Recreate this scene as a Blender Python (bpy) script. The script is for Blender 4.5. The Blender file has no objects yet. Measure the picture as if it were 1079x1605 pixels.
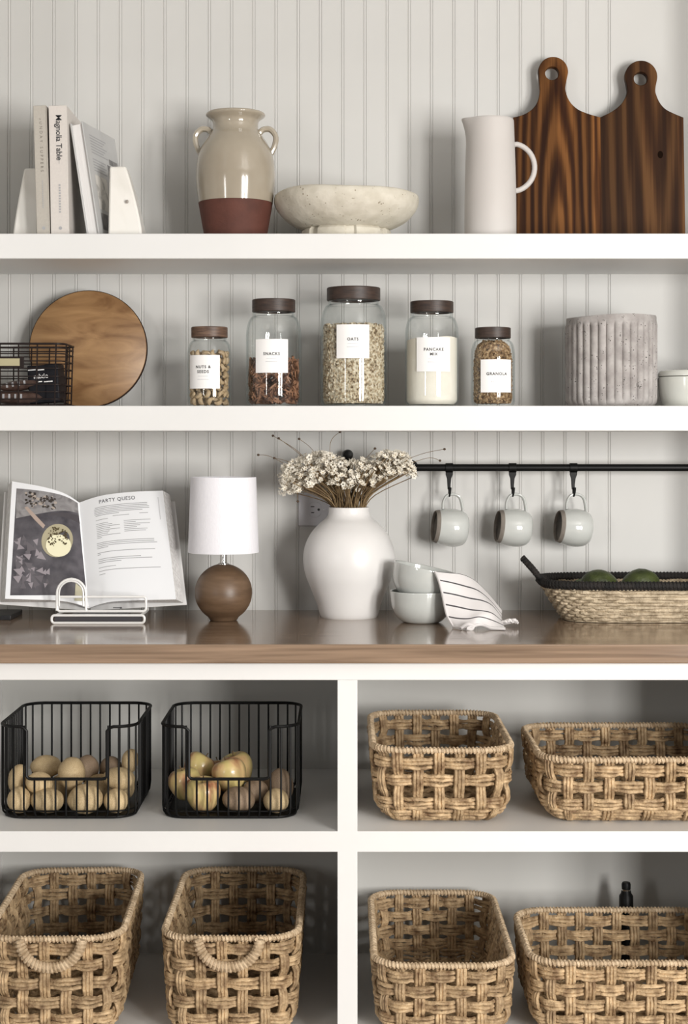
import bpy, bmesh, math, random
from math import sin, cos, pi, radians as R
from mathutils import Vector, Matrix, Euler

random.seed(7)
C = bpy.context.scene.collection
SC = bpy.context.scene

# ------------------------------------------------------------------ camera, world, lights
CZ, F, CD = 1.29, 2500.0, 3.5          # camera height, focal length in pixels of a 1605 px tall frame, distance to the back wall
cam_d = bpy.data.cameras.new('camera'); cam = bpy.data.objects.new('camera', cam_d); C.objects.link(cam)
cam.location = (0, -CD, CZ); cam.rotation_euler = (R(90), 0, 0)
cam_d.sensor_fit = 'VERTICAL'; cam_d.sensor_height = 36; cam_d.sensor_width = 24.2
cam_d.lens = F / 1605 * 36; cam_d.shift_y = -(802.5 - 690) / 1605; cam_d.clip_end = 60
SC.camera = cam
w = bpy.data.worlds.new('room_light'); SC.world = w; w.use_nodes = True
w.node_tree.nodes['Background'].inputs[0].default_value = (.93, .96, 1, 1)
w.node_tree.nodes['Background'].inputs[1].default_value = .24

def area(name, loc, target, sx, sy, power, col):
    d = bpy.data.lights.new(name, 'AREA'); d.shape = 'RECTANGLE'; d.size = sx; d.size_y = sy; d.energy = power; d.color = col
    o = bpy.data.objects.new(name, d); C.objects.link(o); o.location = loc
    o.rotation_euler = (Vector(target) - Vector(loc)).to_track_quat('-Z', 'Y').to_euler(); return o
# daylight through two windows of the room behind the camera, the nearer one on the right
area('window_light', (2.55, -4.05, 1.32), (0, 0, 1.2), .50, 1.5, 108, (1, .975, .94))
area('window_light', (1.85, -4.45, 1.32), (0, 0, 1.2), .50, 1.5, 108, (1, .975, .94))
area('window_light', (-2.3, -4.2, 1.4), (0, 0, 1.35), .25, 1.2, 20, (1, .98, .95))
SC.view_settings.view_transform = 'Standard'; SC.view_settings.look = 'None'
SC.view_settings.gamma = 1; SC.view_settings.use_curve_mapping = False
SC.view_settings.exposure = -0.10

# a pixel of the photograph at world depth y -> a point
def PX(px, y): return (px - 539.5) / F * (CD + y)
def PZ(py, y): return CZ - (py - 690) / F * (CD + y)
def PT(px, py, y): return Vector((PX(px, y), y, PZ(py, y)))
def S(px, y): return px / F * (CD + y)

# ------------------------------------------------------------------ materials
def nodes(name):
    m = bpy.data.materials.new(name); m.use_nodes = True
    nt = m.node_tree; return m, nt, nt.nodes['Principled BSDF']

def lk(nt, a, b): nt.links.new(a, b)

def M(name, c1, c2=None, scale=20, rough=.5, bump=0, bscale=None, stretch=(1, 1, 1), spec=.5, coat=0, detail=5, dist=0,
      lo=.35, hi=.65, metal=0, rand=0, trans=0):
    m, nt, b = nodes(name)
    b.inputs['Roughness'].default_value = rough; b.inputs['Specular IOR Level'].default_value = spec
    b.inputs['Coat Weight'].default_value = coat; b.inputs['Coat Roughness'].default_value = .08
    b.inputs['Metallic'].default_value = metal
    b.inputs['Base Color'].default_value = (*c1, 1)
    tc = nt.nodes.new('ShaderNodeTexCoord'); mp = nt.nodes.new('ShaderNodeMapping'); mp.inputs['Scale'].default_value = stretch
    lk(nt, tc.outputs['Object'], mp.inputs['Vector'])
    col = None
    if c2:
        n = nt.nodes.new('ShaderNodeTexNoise'); n.inputs['Scale'].default_value = scale; n.inputs['Detail'].default_value = detail
        n.inputs['Distortion'].default_value = dist; lk(nt, mp.outputs[0], n.inputs['Vector'])
        r = nt.nodes.new('ShaderNodeValToRGB'); r.color_ramp.elements[0].position = lo; r.color_ramp.elements[1].position = hi
        r.color_ramp.elements[0].color = (*c1, 1); r.color_ramp.elements[1].color = (*c2, 1)
        lk(nt, n.outputs[0], r.inputs[0]); col = r.outputs[0]
        if rand:
            oi = nt.nodes.new('ShaderNodeObjectInfo'); mr = nt.nodes.new('ShaderNodeMapRange')
            mr.inputs[3].default_value = 1 - rand; mr.inputs[4].default_value = 1 + rand
            lk(nt, oi.outputs['Random'], mr.inputs[0])
            hs = nt.nodes.new('ShaderNodeHueSaturation'); lk(nt, mr.outputs[0], hs.inputs['Value']); lk(nt, col, hs.inputs['Color']); col = hs.outputs[0]
        lk(nt, col, b.inputs['Base Color'])
    if bump:
        n2 = nt.nodes.new('ShaderNodeTexNoise'); n2.inputs['Scale'].default_value = bscale or scale; n2.inputs['Detail'].default_value = 6
        lk(nt, mp.outputs[0], n2.inputs['Vector'])
        bp = nt.nodes.new('ShaderNodeBump'); bp.inputs['Strength'].default_value = bump; bp.inputs['Distance'].default_value = .004
        lk(nt, n2.outputs[0], bp.inputs['Height']); lk(nt, bp.outputs[0], b.inputs['Normal'])
    return m

def board_wood(name, dark, mid, light, cx, cz, zs, scale, distort=2.0, rough=.5):
    """cathedral grain: stretched rings round a line far along the board, with fine streaks and glued strips"""
    m, nt, b = nodes(name); b.inputs['Roughness'].default_value = rough; b.inputs['Specular IOR Level'].default_value = .10
    tc = nt.nodes.new('ShaderNodeTexCoord')
    mp = nt.nodes.new('ShaderNodeMapping'); mp.inputs['Location'].default_value = (-cx, 0, -cz * zs); mp.inputs['Scale'].default_value = (1, .2, zs)
    lk(nt, tc.outputs['Object'], mp.inputs[0])
    wv = nt.nodes.new('ShaderNodeTexWave'); wv.wave_type = 'RINGS'; wv.rings_direction = 'SPHERICAL'
    wv.inputs['Scale'].default_value = scale; wv.inputs['Distortion'].default_value = distort; wv.inputs['Detail'].default_value = 3; wv.inputs['Detail Scale'].default_value = 1.2
    lk(nt, mp.outputs[0], wv.inputs[0])
    mp2 = nt.nodes.new('ShaderNodeMapping'); mp2.inputs['Scale'].default_value = (150, 20, 3.5); lk(nt, tc.outputs['Object'], mp2.inputs[0])
    ns = nt.nodes.new('ShaderNodeTexNoise'); ns.inputs['Scale'].default_value = 1; ns.inputs['Detail'].default_value = 5; lk(nt, mp2.outputs[0], ns.inputs[0])
    mx = nt.nodes.new('ShaderNodeMix'); mx.inputs[0].default_value = .62; lk(nt, wv.outputs['Fac'], mx.inputs[2]); lk(nt, ns.outputs[0], mx.inputs[3])
    r = nt.nodes.new('ShaderNodeValToRGB'); e = r.color_ramp.elements
    e[0].position = .30; e[0].color = (*dark, 1); e[1].position = .70; e[1].color = (*light, 1); k = e.new(.5); k.color = (*mid, 1)
    lk(nt, mx.outputs[0], r.inputs[0])
    sx = nt.nodes.new('ShaderNodeSeparateXYZ'); lk(nt, tc.outputs['Object'], sx.inputs[0])
    fl = nt.nodes.new('ShaderNodeMath'); fl.operation = 'MULTIPLY'; fl.inputs[1].default_value = 26; lk(nt, sx.outputs[0], fl.inputs[0])
    f2 = nt.nodes.new('ShaderNodeMath'); f2.operation = 'FLOOR'; lk(nt, fl.outputs[0], f2.inputs[0])
    wn = nt.nodes.new('ShaderNodeTexWhiteNoise'); wn.noise_dimensions = '1D'; lk(nt, f2.outputs[0], wn.inputs['W'])
    mr = nt.nodes.new('ShaderNodeMapRange'); mr.inputs[3].default_value = .62; mr.inputs[4].default_value = 1.25; lk(nt, wn.outputs[0], mr.inputs[0])
    hs = nt.nodes.new('ShaderNodeHueSaturation'); lk(nt, mr.outputs[0], hs.inputs['Value']); lk(nt, r.outputs[0], hs.inputs['Color'])
    lk(nt, hs.outputs[0], b.inputs['Base Color'])
    return m

def speck(name, base, base2, dot, vscale, size, rough, bump=.4, nscale=30):
    """matt ground with small dark pits"""
    m, nt, b = nodes(name); b.inputs['Roughness'].default_value = rough
    tc = nt.nodes.new('ShaderNodeTexCoord')
    n = nt.nodes.new('ShaderNodeTexNoise'); n.inputs['Scale'].default_value = nscale; n.inputs['Detail'].default_value = 6; lk(nt, tc.outputs['Object'], n.inputs[0])
    r = nt.nodes.new('ShaderNodeValToRGB'); r.color_ramp.elements[0].color = (*base, 1); r.color_ramp.elements[1].color = (*base2, 1)
    r.color_ramp.elements[0].position = .35; r.color_ramp.elements[1].position = .65; lk(nt, n.outputs[0], r.inputs[0])
    v = nt.nodes.new('ShaderNodeTexVoronoi'); v.inputs['Scale'].default_value = vscale; v.inputs['Randomness'].default_value = 1; lk(nt, tc.outputs['Object'], v.inputs[0])
    n3 = nt.nodes.new('ShaderNodeTexNoise'); n3.inputs['Scale'].default_value = vscale * .35; lk(nt, tc.outputs['Object'], n3.inputs[0])
    th = nt.nodes.new('ShaderNodeMapRange'); th.inputs[1].default_value = .45; th.inputs[2].default_value = .75; th.inputs[3].default_value = 0; th.inputs[4].default_value = size
    lk(nt, n3.outputs[0], th.inputs[0])
    ls = nt.nodes.new('ShaderNodeMath'); ls.operation = 'LESS_THAN'; lk(nt, v.outputs['Distance'], ls.inputs[0]); lk(nt, th.outputs[0], ls.inputs[1])
    mx = nt.nodes.new('ShaderNodeMix'); mx.data_type = 'RGBA'; mx.inputs[7].default_value = (*dot, 1)
    lk(nt, ls.outputs[0], mx.inputs[0]); lk(nt, r.outputs[0], mx.inputs[6]); lk(nt, mx.outputs[2], b.inputs['Base Color'])
    sb = nt.nodes.new('ShaderNodeMath'); sb.operation = 'SUBTRACT'; lk(nt, n.outputs[0], sb.inputs[0]); lk(nt, ls.outputs[0], sb.inputs[1])
    bp = nt.nodes.new('ShaderNodeBump'); bp.inputs['Strength'].default_value = bump; bp.inputs['Distance'].default_value = .003
    lk(nt, sb.outputs[0], bp.inputs['Height']); lk(nt, bp.outputs[0], b.inputs['Normal'])
    return m

def glass():
    m = bpy.data.materials.new('clear_glass'); m.use_nodes = True; nt = m.node_tree; nt.nodes.clear()
    out = nt.nodes.new('ShaderNodeOutputMaterial'); mix = nt.nodes.new('ShaderNodeMixShader')
    tr = nt.nodes.new('ShaderNodeBsdfTransparent'); gl = nt.nodes.new('ShaderNodeBsdfGlossy'); gl.inputs['Roughness'].default_value = .03
    gl.inputs['Color'].default_value = (.95, .97, .97, 1)
    lw = nt.nodes.new('ShaderNodeLayerWeight'); lw.inputs[0].default_value = .5
    rp = nt.nodes.new('ShaderNodeValToRGB'); e = rp.color_ramp.elements
    e[0].position = .55; e[0].color = (.985, .99, .988, 1); e[1].position = 1; e[1].color = (.72, .75, .75, 1)
    lk(nt, lw.outputs['Facing'], rp.inputs[0]); lk(nt, rp.outputs[0], tr.inputs[0])
    pw = nt.nodes.new('ShaderNodeMath'); pw.operation = 'POWER'; pw.inputs[1].default_value = 4; lk(nt, lw.outputs['Facing'], pw.inputs[0])
    mr = nt.nodes.new('ShaderNodeMapRange'); mr.inputs[3].default_value = .028; mr.inputs[4].default_value = .42; lk(nt, pw.outputs[0], mr.inputs[0])
    lk(nt, mr.outputs[0], mix.inputs[0]); lk(nt, tr.outputs[0], mix.inputs[1]); lk(nt, gl.outputs[0], mix.inputs[2]); lk(nt, mix.outputs[0], out.inputs[0])
    return m

WALL = M('wall_paint', (.555, .55, .53), (.58, .575, .555), 3, .55)
WHITE = M('white_paint', (.72, .72, .71), (.74, .74, .73), 4, .42)
CAB = M('cabinet_paint', (.75, .745, .73), (.77, .765, .75), 4, .45)
BACKP = M('grey_back_paint', (.56, .555, .53), (.58, .575, .55), 4, .55)
COUNTER = M('counter_wood', (.135, .088, .057), (.36, .25, .17), 10, .15, .06, 14, (.22, 4.5, 8), .5, .25, 8, .7, .3, .72)
FLOORM = M('floor_wood', (.20, .14, .09), (.30, .21, .14), 6, .4, stretch=(1, 6, 1))
BLACK = M('black_metal', (.004, .004, .004), None, rough=.45, spec=.22)
BLACKWIRE = M('dark_wire', (.012, .006, .005), None, rough=.5, spec=.25)
CHROME = M('brushed_nickel', (.75, .73, .70), None, rough=.18, metal=1)
SEAGRASS = M('seagrass', (.135, .070, .028), (.62, .445, .255), 55, .62, .7, 240, rand=.14, lo=.28, hi=.66, detail=6)
SEAGRASS2 = M('pale_seagrass', (.24, .18, .11), (.58, .475, .33), 60, .6, .7, 260, rand=.10, lo=.3, hi=.62, detail=6)
ROPE = M('wrapped_cord', (.38, .27, .16), (.66, .51, .34), 60, .62, .5, 260, lo=.3, hi=.62)
DARKROPE = M('black_rope', (.004, .0035, .003), (.016, .012, .010), 70, .8, .6, 220)
GLASS = glass()
LABEL = M('label_paper', (.88, .87, .86), None, rough=.5)
INK = M('black_ink', (.03, .03, .032), None, rough=.6)
GREYINK = M('grey_ink', (.36, .36, .37), None, rough=.6)
PALEINK = M('pale_ink', (.58, .58, .60), None, rough=.6)
LIDD = M('dark_walnut_lid', (.030, .019, .015), (.060, .036, .026), 40, .5, stretch=(1, 1, 8), bump=.1)
LIDL = M('walnut_lid', (.075, .042, .028), (.16, .095, .062), 40, .5, stretch=(1, 1, 8), bump=.1)
GLAZE = M('cream_glaze', (.325, .28, .215), (.385, .34, .268), 9, .13, .05, 30, coat=.5)
TERRA = M('bare_terracotta', (.078, .024, .015), (.105, .033, .021), 25, .75, .2, 160)
RAW = speck('rough_ivory_clay', (.56, .52, .43), (.66, .62, .53), (.30, .25, .18), 150, .34, .8, .9, 34)
BISQUE = M('white_bisque', (.53, .50, .475), (.56, .53, .505), 8, .6)
CEMENT = speck('pitted_grey_cement', (.30, .277, .265), (.43, .405, .39), (.10, .09, .085), 230, .46, .85, .8, 40)
WHITEGLAZE = M('white_glaze', (.62, .63, .58), (.66, .67, .62), 8, .2, coat=.4)
VASEWHITE = M('satin_white_ceramic', (.74, .725, .71), (.77, .755, .74), 10, .34)
SAGE = M('pale_sage_glaze', (.52, .535, .51), (.57, .585, .56), 14, .12, coat=.6)
MUGIN = M('dark_glaze', (.007, .005, .004), None, rough=.3)
MUGRIM = M('raw_clay_rim', (.19, .165, .14), (.24, .21, .18), 60, .7)
MARBLE = M('white_marble', (.70, .675, .62), (.80, .78, .735), 7, .35, detail=8, dist=1.6, lo=.25, hi=.5)
PAPER = M('page_paper', (.84, .85, .87), None, rough=.6)
PAGEEDGE = M('page_edges', (.66, .64, .63), (.84, .83, .82), 500, .7, stretch=(6, .02, .02))
PAGESTACK = M('page_stack', (.60, .58, .57), (.84, .83, .82), 420, .7, stretch=(1, 1, .05))
WIREW = M('white_wire', (.80, .79, .77), None, rough=.3)
SHADE = M('linen_shade', (.83, .82, .86), (.86, .85, .89), 300, .8, .15, 500, stretch=(1, 1, .3))
LAMPWOOD = M('turned_brown_wood', (.105, .062, .034), (.165, .102, .06), 14, .42, stretch=(1, 1, 5), detail=6)
PLASTIC = M('outlet_plastic', (.62, .61, .64), None, rough=.35)
DARKSLOT = M('outlet_slot', (.02, .02, .02), None, rough=.5)
POTATO = M('potato_skin', (.47, .33, .17), (.67, .525, .31), 22, .6, .3, 90, rand=.14)
POTATO2 = M('brown_potato_skin', (.20, .135, .085), (.31, .225, .15), 22, .6, .3, 90, rand=.1)
AVO = M('avocado_skin', (.025, .034, .008), (.065, .085, .02), 30, .45, .5, 160)
LEAF = M('green_leaf', (.09, .13, .05), (.16, .21, .09), 30, .5)
STALK = M('dry_stems', (.12, .075, .035), (.26, .18, .09), 40, .8)
PETAL = M('dry_petals', (.74, .68, .57), (.90, .86, .76), 60, .8, rand=.12)
PETALC = M('flower_centre', (.42, .31, .16), None, rough=.8)
BUD = M('dark_bud', (.08, .05, .03), None, rough=.8)
BOARD1 = board_wood('acacia_board_wood', (.030, .009, .0025), (.080, .029, .007), (.185, .075, .021), .0, -.02, .10, 17, 5)
BOARD2 = board_wood('brown_acacia_wood', (.030, .011, .0035), (.062, .025, .008), (.115, .052, .018), .03, .5, .08, 11, 5)
ROUND = M('olive_wood', (.17, .082, .030), (.40, .235, .105), 9, .42, .05, 30, (1, 1, 3.2), detail=7, dist=.9, lo=.3, hi=.7)
BARK = M('dark_board_edge', (.028, .012, .006), None, rough=.7, spec=.2)

# ------------------------------------------------------------------ mesh building
class MB:
    def __init__(s): s.v = []; s.f = []
    def add(s, vs, fs):
        o = len(s.v); s.v += [tuple(p) for p in vs]; s.f += [tuple(i + o for i in f) for f in fs]; return s
    def box(s, x0, x1, y0, y1, z0, z1):
        return s.add([(x0, y0, z0), (x1, y0, z0), (x1, y1, z0), (x0, y1, z0), (x0, y0, z1), (x1, y0, z1), (x1, y1, z1), (x0, y1, z1)],
                     [(0, 3, 2, 1), (4, 5, 6, 7), (0, 1, 5, 4), (1, 2, 6, 5), (2, 3, 7, 6), (3, 0, 4, 7)])
    def loft(s, rings, close=True, cap0=False, cap1=False):
        n = len(rings[0]); vs = [p for r in rings for p in r]; fs = []
        for i in range(len(rings) - 1):
            for j in range(n if close else n - 1):
                k = (j + 1) % n; fs.append((i * n + j, i * n + k, (i + 1) * n + k, (i + 1) * n + j))
        if cap0: fs.append(tuple(range(n - 1, -1, -1)))
        if cap1: fs.append(tuple((len(rings) - 1) * n + j for j in range(n)))
        return s.add(vs, fs)
    def tube(s, path, r, n=8, closed=False, cap=True, flat=1.0, up=None):
        P = [Vector(p) for p in path]; m = len(P)
        if m < 2: return s
        T = []
        for i in range(m):
            a = P[(i - 1) % m] if (closed or i) else P[0]; b = P[(i + 1) % m] if (closed or i < m - 1) else P[-1]
            t = b - a; T.append(t.normalized() if t.length > 1e-9 else Vector((0, 0, 1)))
        u = up and Vector(up) or (Vector((0, 0, 1)) if abs(T[0].z) < .9 else Vector((1, 0, 0)))
        N = (u - T[0] * u.dot(T[0])).normalized(); rings = []
        for i in range(m):
            N = (N - T[i] * N.dot(T[i])); N = N.normalized() if N.length > 1e-9 else T[i].orthogonal().normalized()
            B = T[i].cross(N); rr = r[i] if isinstance(r, (list, tuple)) else r
            rings.append([P[i] + N * (rr * cos(2 * pi * k / n)) + B * (rr * flat * sin(2 * pi * k / n)) for k in range(n)])
        if closed: rings.append(rings[0])
        return s.loft(rings, True, cap and not closed, cap and not closed)
    def lathe(s, prof, seg=48, fn=None, c=(0, 0, 0)):
        rings = []
        for (r, z) in prof:
            ring = []
            for k in range(seg):
                a = 2 * pi * k / seg; q = fn(a, r, z) if fn else (r * cos(a), r * sin(a), z)
                ring.append((q[0] + c[0], q[1] + c[1], q[2] + c[2]))
            rings.append(ring)
        return s.loft(rings, True, prof[0][0] > 1e-6, prof[-1][0] > 1e-6)
    def ball(s, c, rx, ry, rz, n=12, m=8, rot=None):
        rings = []
        for i in range(m + 1):
            t = pi * i / m; ring = []
            for k in range(n):
                a = 2 * pi * k / n; p = Vector((rx * max(sin(t), 1e-4) * cos(a), ry * max(sin(t), 1e-4) * sin(a), -rz * cos(t)))
                if rot: p = rot @ p
                ring.append(p + Vector(c))
            rings.append(ring)
        return s.loft(rings, True, True, True)
    def grid(s, rows, thick=None):
        n = len(rows[0]); vs = [p for r in rows for p in r]
        return s.add(vs, [(i * n + j, i * n + j + 1, (i + 1) * n + j + 1, (i + 1) * n + j) for i in range(len(rows) - 1) for j in range(n - 1)])
    def mesh(s, name, mat, ang=38, clean=True):
        me = bpy.data.meshes.new(name); me.from_pydata(s.v, [], s.f)
        if clean:
            bm = bmesh.new(); bm.from_mesh(me); bmesh.ops.remove_doubles(bm, verts=bm.verts, dist=1e-6)
            bmesh.ops.recalc_face_normals(bm, faces=bm.faces); bm.to_mesh(me); bm.free()
        me.polygons.foreach_set('use_smooth', [True] * len(me.polygons))
        me.set_sharp_from_angle(angle=R(ang)); me.materials.append(mat); me.update(); return me
    def build(s, name, mat, parent=None, ang=38, bevel=0, clean=True, **k):
        return put(name, s.mesh(name, mat, ang, clean), parent, bevel=bevel, **k)

def put(name, me, parent=None, loc=None, rot=None, bevel=0, **k):
    o = bpy.data.objects.new(name, me); C.objects.link(o)
    if parent: o.parent = parent
    if loc is not None: o.location = loc
    if rot is not None: o.rotation_euler = rot
    if bevel:
        b = o.modifiers.new('bevel', 'BEVEL'); b.width = bevel; b.segments = 2; b.limit_method = 'ANGLE'; b.angle_limit = R(40)
    for a, v in k.items(): o[a] = v
    return o

def thing(name, label, cat, loc=(0, 0, 0), rot=(0, 0, 0), group=None):
    o = bpy.data.objects.new(name, None); C.objects.link(o); o.location = loc; o.rotation_euler = rot; o.empty_display_size = .03
    o['label'] = label; o['category'] = cat
    if group: o['group'] = group
    return o

def text2d(body, size, spacing=1.0, bold=0.0, align='CENTER', shear=0):
    cu = bpy.data.curves.new('lettering', 'FONT'); cu.body = body; cu.size = size; cu.space_character = spacing; cu.align_x = align; cu.align_y = 'CENTER'
    cu.offset = bold; cu.shear = shear; cu.resolution_u = 3
    o = bpy.data.objects.new('lettering', cu); me = bpy.data.meshes.new_from_object(o)
    vs = [(v.co.x, v.co.y) for v in me.vertices]; fs = [tuple(p.vertices) for p in me.polygons]
    bpy.data.objects.remove(o); bpy.data.meshes.remove(me); bpy.data.curves.remove(cu); return vs, fs

def text(mb, fn, *a, **k):
    vs, fs = text2d(*a, **k); mb.add([fn(x, y) for x, y in vs], fs); return mb

def shape2d(loops, depth, bevel, name, mat, parent, **k):
    """flat outline (x,z) with holes, thickened along y"""
    cu = bpy.data.curves.new(name, 'CURVE'); cu.dimensions = '2D'; cu.fill_mode = 'BOTH'; cu.extrude = depth / 2 - bevel; cu.bevel_depth = bevel; cu.bevel_resolution = 2
    for pts in loops:
        sp = cu.splines.new('POLY'); sp.points.add(len(pts) - 1); sp.use_cyclic_u = True
        for p, q in zip(sp.points, pts): p.co = (q[0], q[1], 0, 1)
    o = bpy.data.objects.new(name, cu); me = bpy.data.meshes.new_from_object(o); bpy.data.objects.remove(o); bpy.data.curves.remove(cu)
    me.transform(Matrix.Rotation(R(90), 4, 'X')); me.materials.clear(); me.materials.append(mat)
    me.polygons.foreach_set('use_smooth', [True] * len(me.polygons)); me.set_sharp_from_angle(angle=R(30))
    return put(name, me, parent, **k)

def lerp(a, b, t): return a + (b - a) * t
def interp(pts, x):
    """smooth curve through (x, y...) control points"""
    for i in range(len(pts) - 1):
        if x <= pts[i + 1][0] or i == len(pts) - 2:
            p1, p2 = pts[i], pts[i + 1]; p0 = pts[max(i - 1, 0)]; p3 = pts[min(i + 2, len(pts) - 1)]
            t = (x - p1[0]) / (p2[0] - p1[0]); t = min(max(t, 0), 1); out = []
            for k in range(1, len(p1)):
                m1 = (p2[k] - p0[k]) / max(p2[0] - p0[0], 1e-9) * (p2[0] - p1[0]); m2 = (p3[k] - p1[k]) / max(p3[0] - p1[0], 1e-9) * (p2[0] - p1[0])
                out.append((2*t**3-3*t*t+1)*p1[k] + (t**3-2*t*t+t)*m1 + (-2*t**3+3*t*t)*p2[k] + (t**3-t*t)*m2)
            return out
def smooth_prof(pts, n=5):
    """Catmull-Rom through a lathe profile"""
    out = []
    for i in range(len(pts) - 1):
        p0 = pts[max(i-1, 0)]; p1 = pts[i]; p2 = pts[i+1]; p3 = pts[min(i+2, len(pts)-1)]
        for s in range(n):
            t = s / n
            out.append(tuple(.5*((2*p1[k]) + (-p0[k]+p2[k])*t + (2*p0[k]-5*p1[k]+4*p2[k]-p3[k])*t*t + (-p0[k]+3*p1[k]-3*p2[k]+p3[k])*t**3) for k in (0, 1)))
    out.append(pts[-1]); return out
def smooth_path(pts, n=6, closed=False):
    m = len(pts); out = []
    for i in range(m if closed else m - 1):
        g = lambda j: Vector(pts[j % m]) if closed else Vector(pts[min(max(j, 0), m - 1)])
        p0, p1, p2, p3 = g(i-1), g(i), g(i+1), g(i+2)
        for s in range(n):
            t = s / n; out.append(.5*((2*p1) + (-p0+p2)*t + (2*p0-5*p1+4*p2-p3)*t*t + (-p0+3*p1-3*p2+p3)*t**3))
    if not closed: out.append(Vector(pts[-1]))
    return out
def rrect(a, b, r, n=8, per=None):
    """rounded rectangle outline, counter-clockwise, half sizes a, b"""
    pts = []
    for (sx, sy, a0) in ((1, -1, -90), (1, 1, 0), (-1, 1, 90), (-1, -1, 180)):
        for k in range(n + 1):
            t = R(a0 + 90 * k / n); pts.append((sx * (a - r) + r * cos(t), sy * (b - r) + r * sin(t)))
    return pts

# ------------------------------------------------------------------ the setting
def struct(name, mb, mat, bevel=0, parent=None): return mb.build(name, mat, parent, bevel=bevel, kind='structure')
WR, WL = .86, -.86
struct('floor', MB().box(-3, 3, -5.2, .2, -.06, 0), FLOORM)
struct('ceiling', MB().box(-3, 3, -5.2, .2, 2.62, 2.70), WHITE)
wall_back = struct('wall_back', MB().box(-3, 3, .006, .12, 0, 2.62), WALL)
struct('wall_right', MB().box(WR, WR + .12, -.31, .006, 0, 2.62), WALL)
struct('wall_left', MB().box(WL - .12, WL, -.66, .006, 0, 2.62), WALL)
# beaded boards: flat face, then groove, round bead, groove
PITCH = 34.85 * .0014
def plank_mesh(wd, bead=True):
    pr = [(0, 0)]
    if bead:
        w0 = wd - .0085
        pr += [(w0, 0), (w0 + .0008, .0018), (w0 + .0017, .0018), (w0 + .0026, .0007), (w0 + .0042, 0), (w0 + .0058, .0007), (w0 + .0067, .0018), (w0 + .0076, .0018), (w0 + .0085, 0)]
    else: pr += [(wd, 0)]
    pr += [(wd, .006), (0, .006)]
    mb = MB(); mb.loft([[(x, y, 0) for x, y in pr], [(x, y, 2.62) for x, y in pr]], True, True, True); return mb.mesh('plank', WALL, 30)
pm = plank_mesh(PITCH)
x = PX(258.5 + 2.5, 0) - PITCH * 14
while x > WL + PITCH: x -= PITCH
first = x
while x + PITCH < PX(960, 0) + .01:
    if x > WL - PITCH: put('plank', pm, wall_back, (x, 0, 0))
    x += PITCH
put('plank', plank_mesh(WR - x, False), wall_back, (x, .0, 0))

Z1, Z2, ZC = PZ(366, -.30), PZ(636, -.30), PZ(1010, -.59)
for nm, z, lb in (('wall_shelf', Z1, 'upper thick white floating shelf holding books, vases and boards'), ('wall_shelf', Z2, 'lower thick white floating shelf holding the row of jars')):
    MB().box(WL, WR, -.30, -.0005, z - .0505, z).build(nm, WHITE, None, bevel=.0015, label=lb, category='shelf', group='white floating shelves')
ct = MB().box(WL, WR, -.59, -.0005, ZC - .035, ZC).build('countertop', COUNTER, None, bevel=.002, label='long brown wooden countertop over the white cabinet', category='countertop')
# cabinet
FZ = -.57
cab = thing('base_cabinet', 'white open base cabinet with four compartments of bins and baskets', 'cabinet', (0, 0, 0))
ZS = PZ(1303, FZ); ZSb = PZ(1335, FZ); ZT = PZ(1066, FZ); ZTop = ZC - .0355; ZB = .168
xd0, xd1 = PX(529.5, FZ), PX(560.5, FZ); xl, xr = PX(3, -.012), .775
MB().box(WL, WR, -.012, -.0008, .02, ZTop).build('back_panel', BACKP, cab)
MB().box(WL, WR, FZ, -.012, ZT, ZTop).build('top_rail', CAB, cab, bevel=.001)
MB().box(xd0, xd1, FZ, -.012, ZB, ZT).build('divider', CAB, cab)
MB().box(WL, xl, FZ, -.012, ZB, ZT).build('side_panel', CAB, cab)
MB().box(xr, WR, FZ, -.012, ZB, ZT).build('side_panel', CAB, cab)
MB().box(xl, xd0, FZ, -.012, ZSb, ZS).build('shelf_board', CAB, cab)
MB().box(xd1, xr, FZ, -.012, ZSb, ZS).build('shelf_board', CAB, cab)
MB().box(WL, WR, FZ, -.012, .0, ZB).build('plinth', CAB, cab)

# ------------------------------------------------------------------ top shelf: books and bookends
def bookend(label, x0, x1, t0, t1, y0, y1, z, h, flip):
    o = thing('bookend', label, 'bookend', (x0, y0, z), group='white marble bookends')
    w, a, b, d = x1 - x0, t0 - x0, t1 - x0, y1 - y0
    rings = []
    for k in range(9):
        t = k / 8; e = t ** 1.25
        l, r_ = lerp(0, a, e if a > 0 else t), lerp(w, b, t ** 1.35)
        rings.append([(l, lerp(0, .012, t), h * t), (r_, lerp(0, .012, t), h * t), (r_, d - lerp(0, .012, t), h * t), (l, d - lerp(0, .012, t), h * t)])
    MB().loft(rings, True, True, True).build('block', MARBLE, o, bevel=.004)
    return o
yb = -.20
bookend('pale marble bookend at the far left of the top shelf', PX(19, yb), PX(59.5, yb), PX(36, yb), PX(59, yb), yb, yb + .085, Z1, PZ(262, yb) - Z1, False)
yb = -.25
be2 = bookend('white marble bookend with a small grey fleck, right of the books', PX(169.5, yb), PX(223, yb), PX(170.2, yb), PX(196, yb), yb, yb + .075, Z1, PZ(259, yb) - Z1, True)
MB().ball((S(30, yb), -.0005, S(55, yb)), .003, .001, .004, 8, 6).build('fleck', M('grey_fleck', (.30, .27, .24), None, rough=.6), be2)

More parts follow.
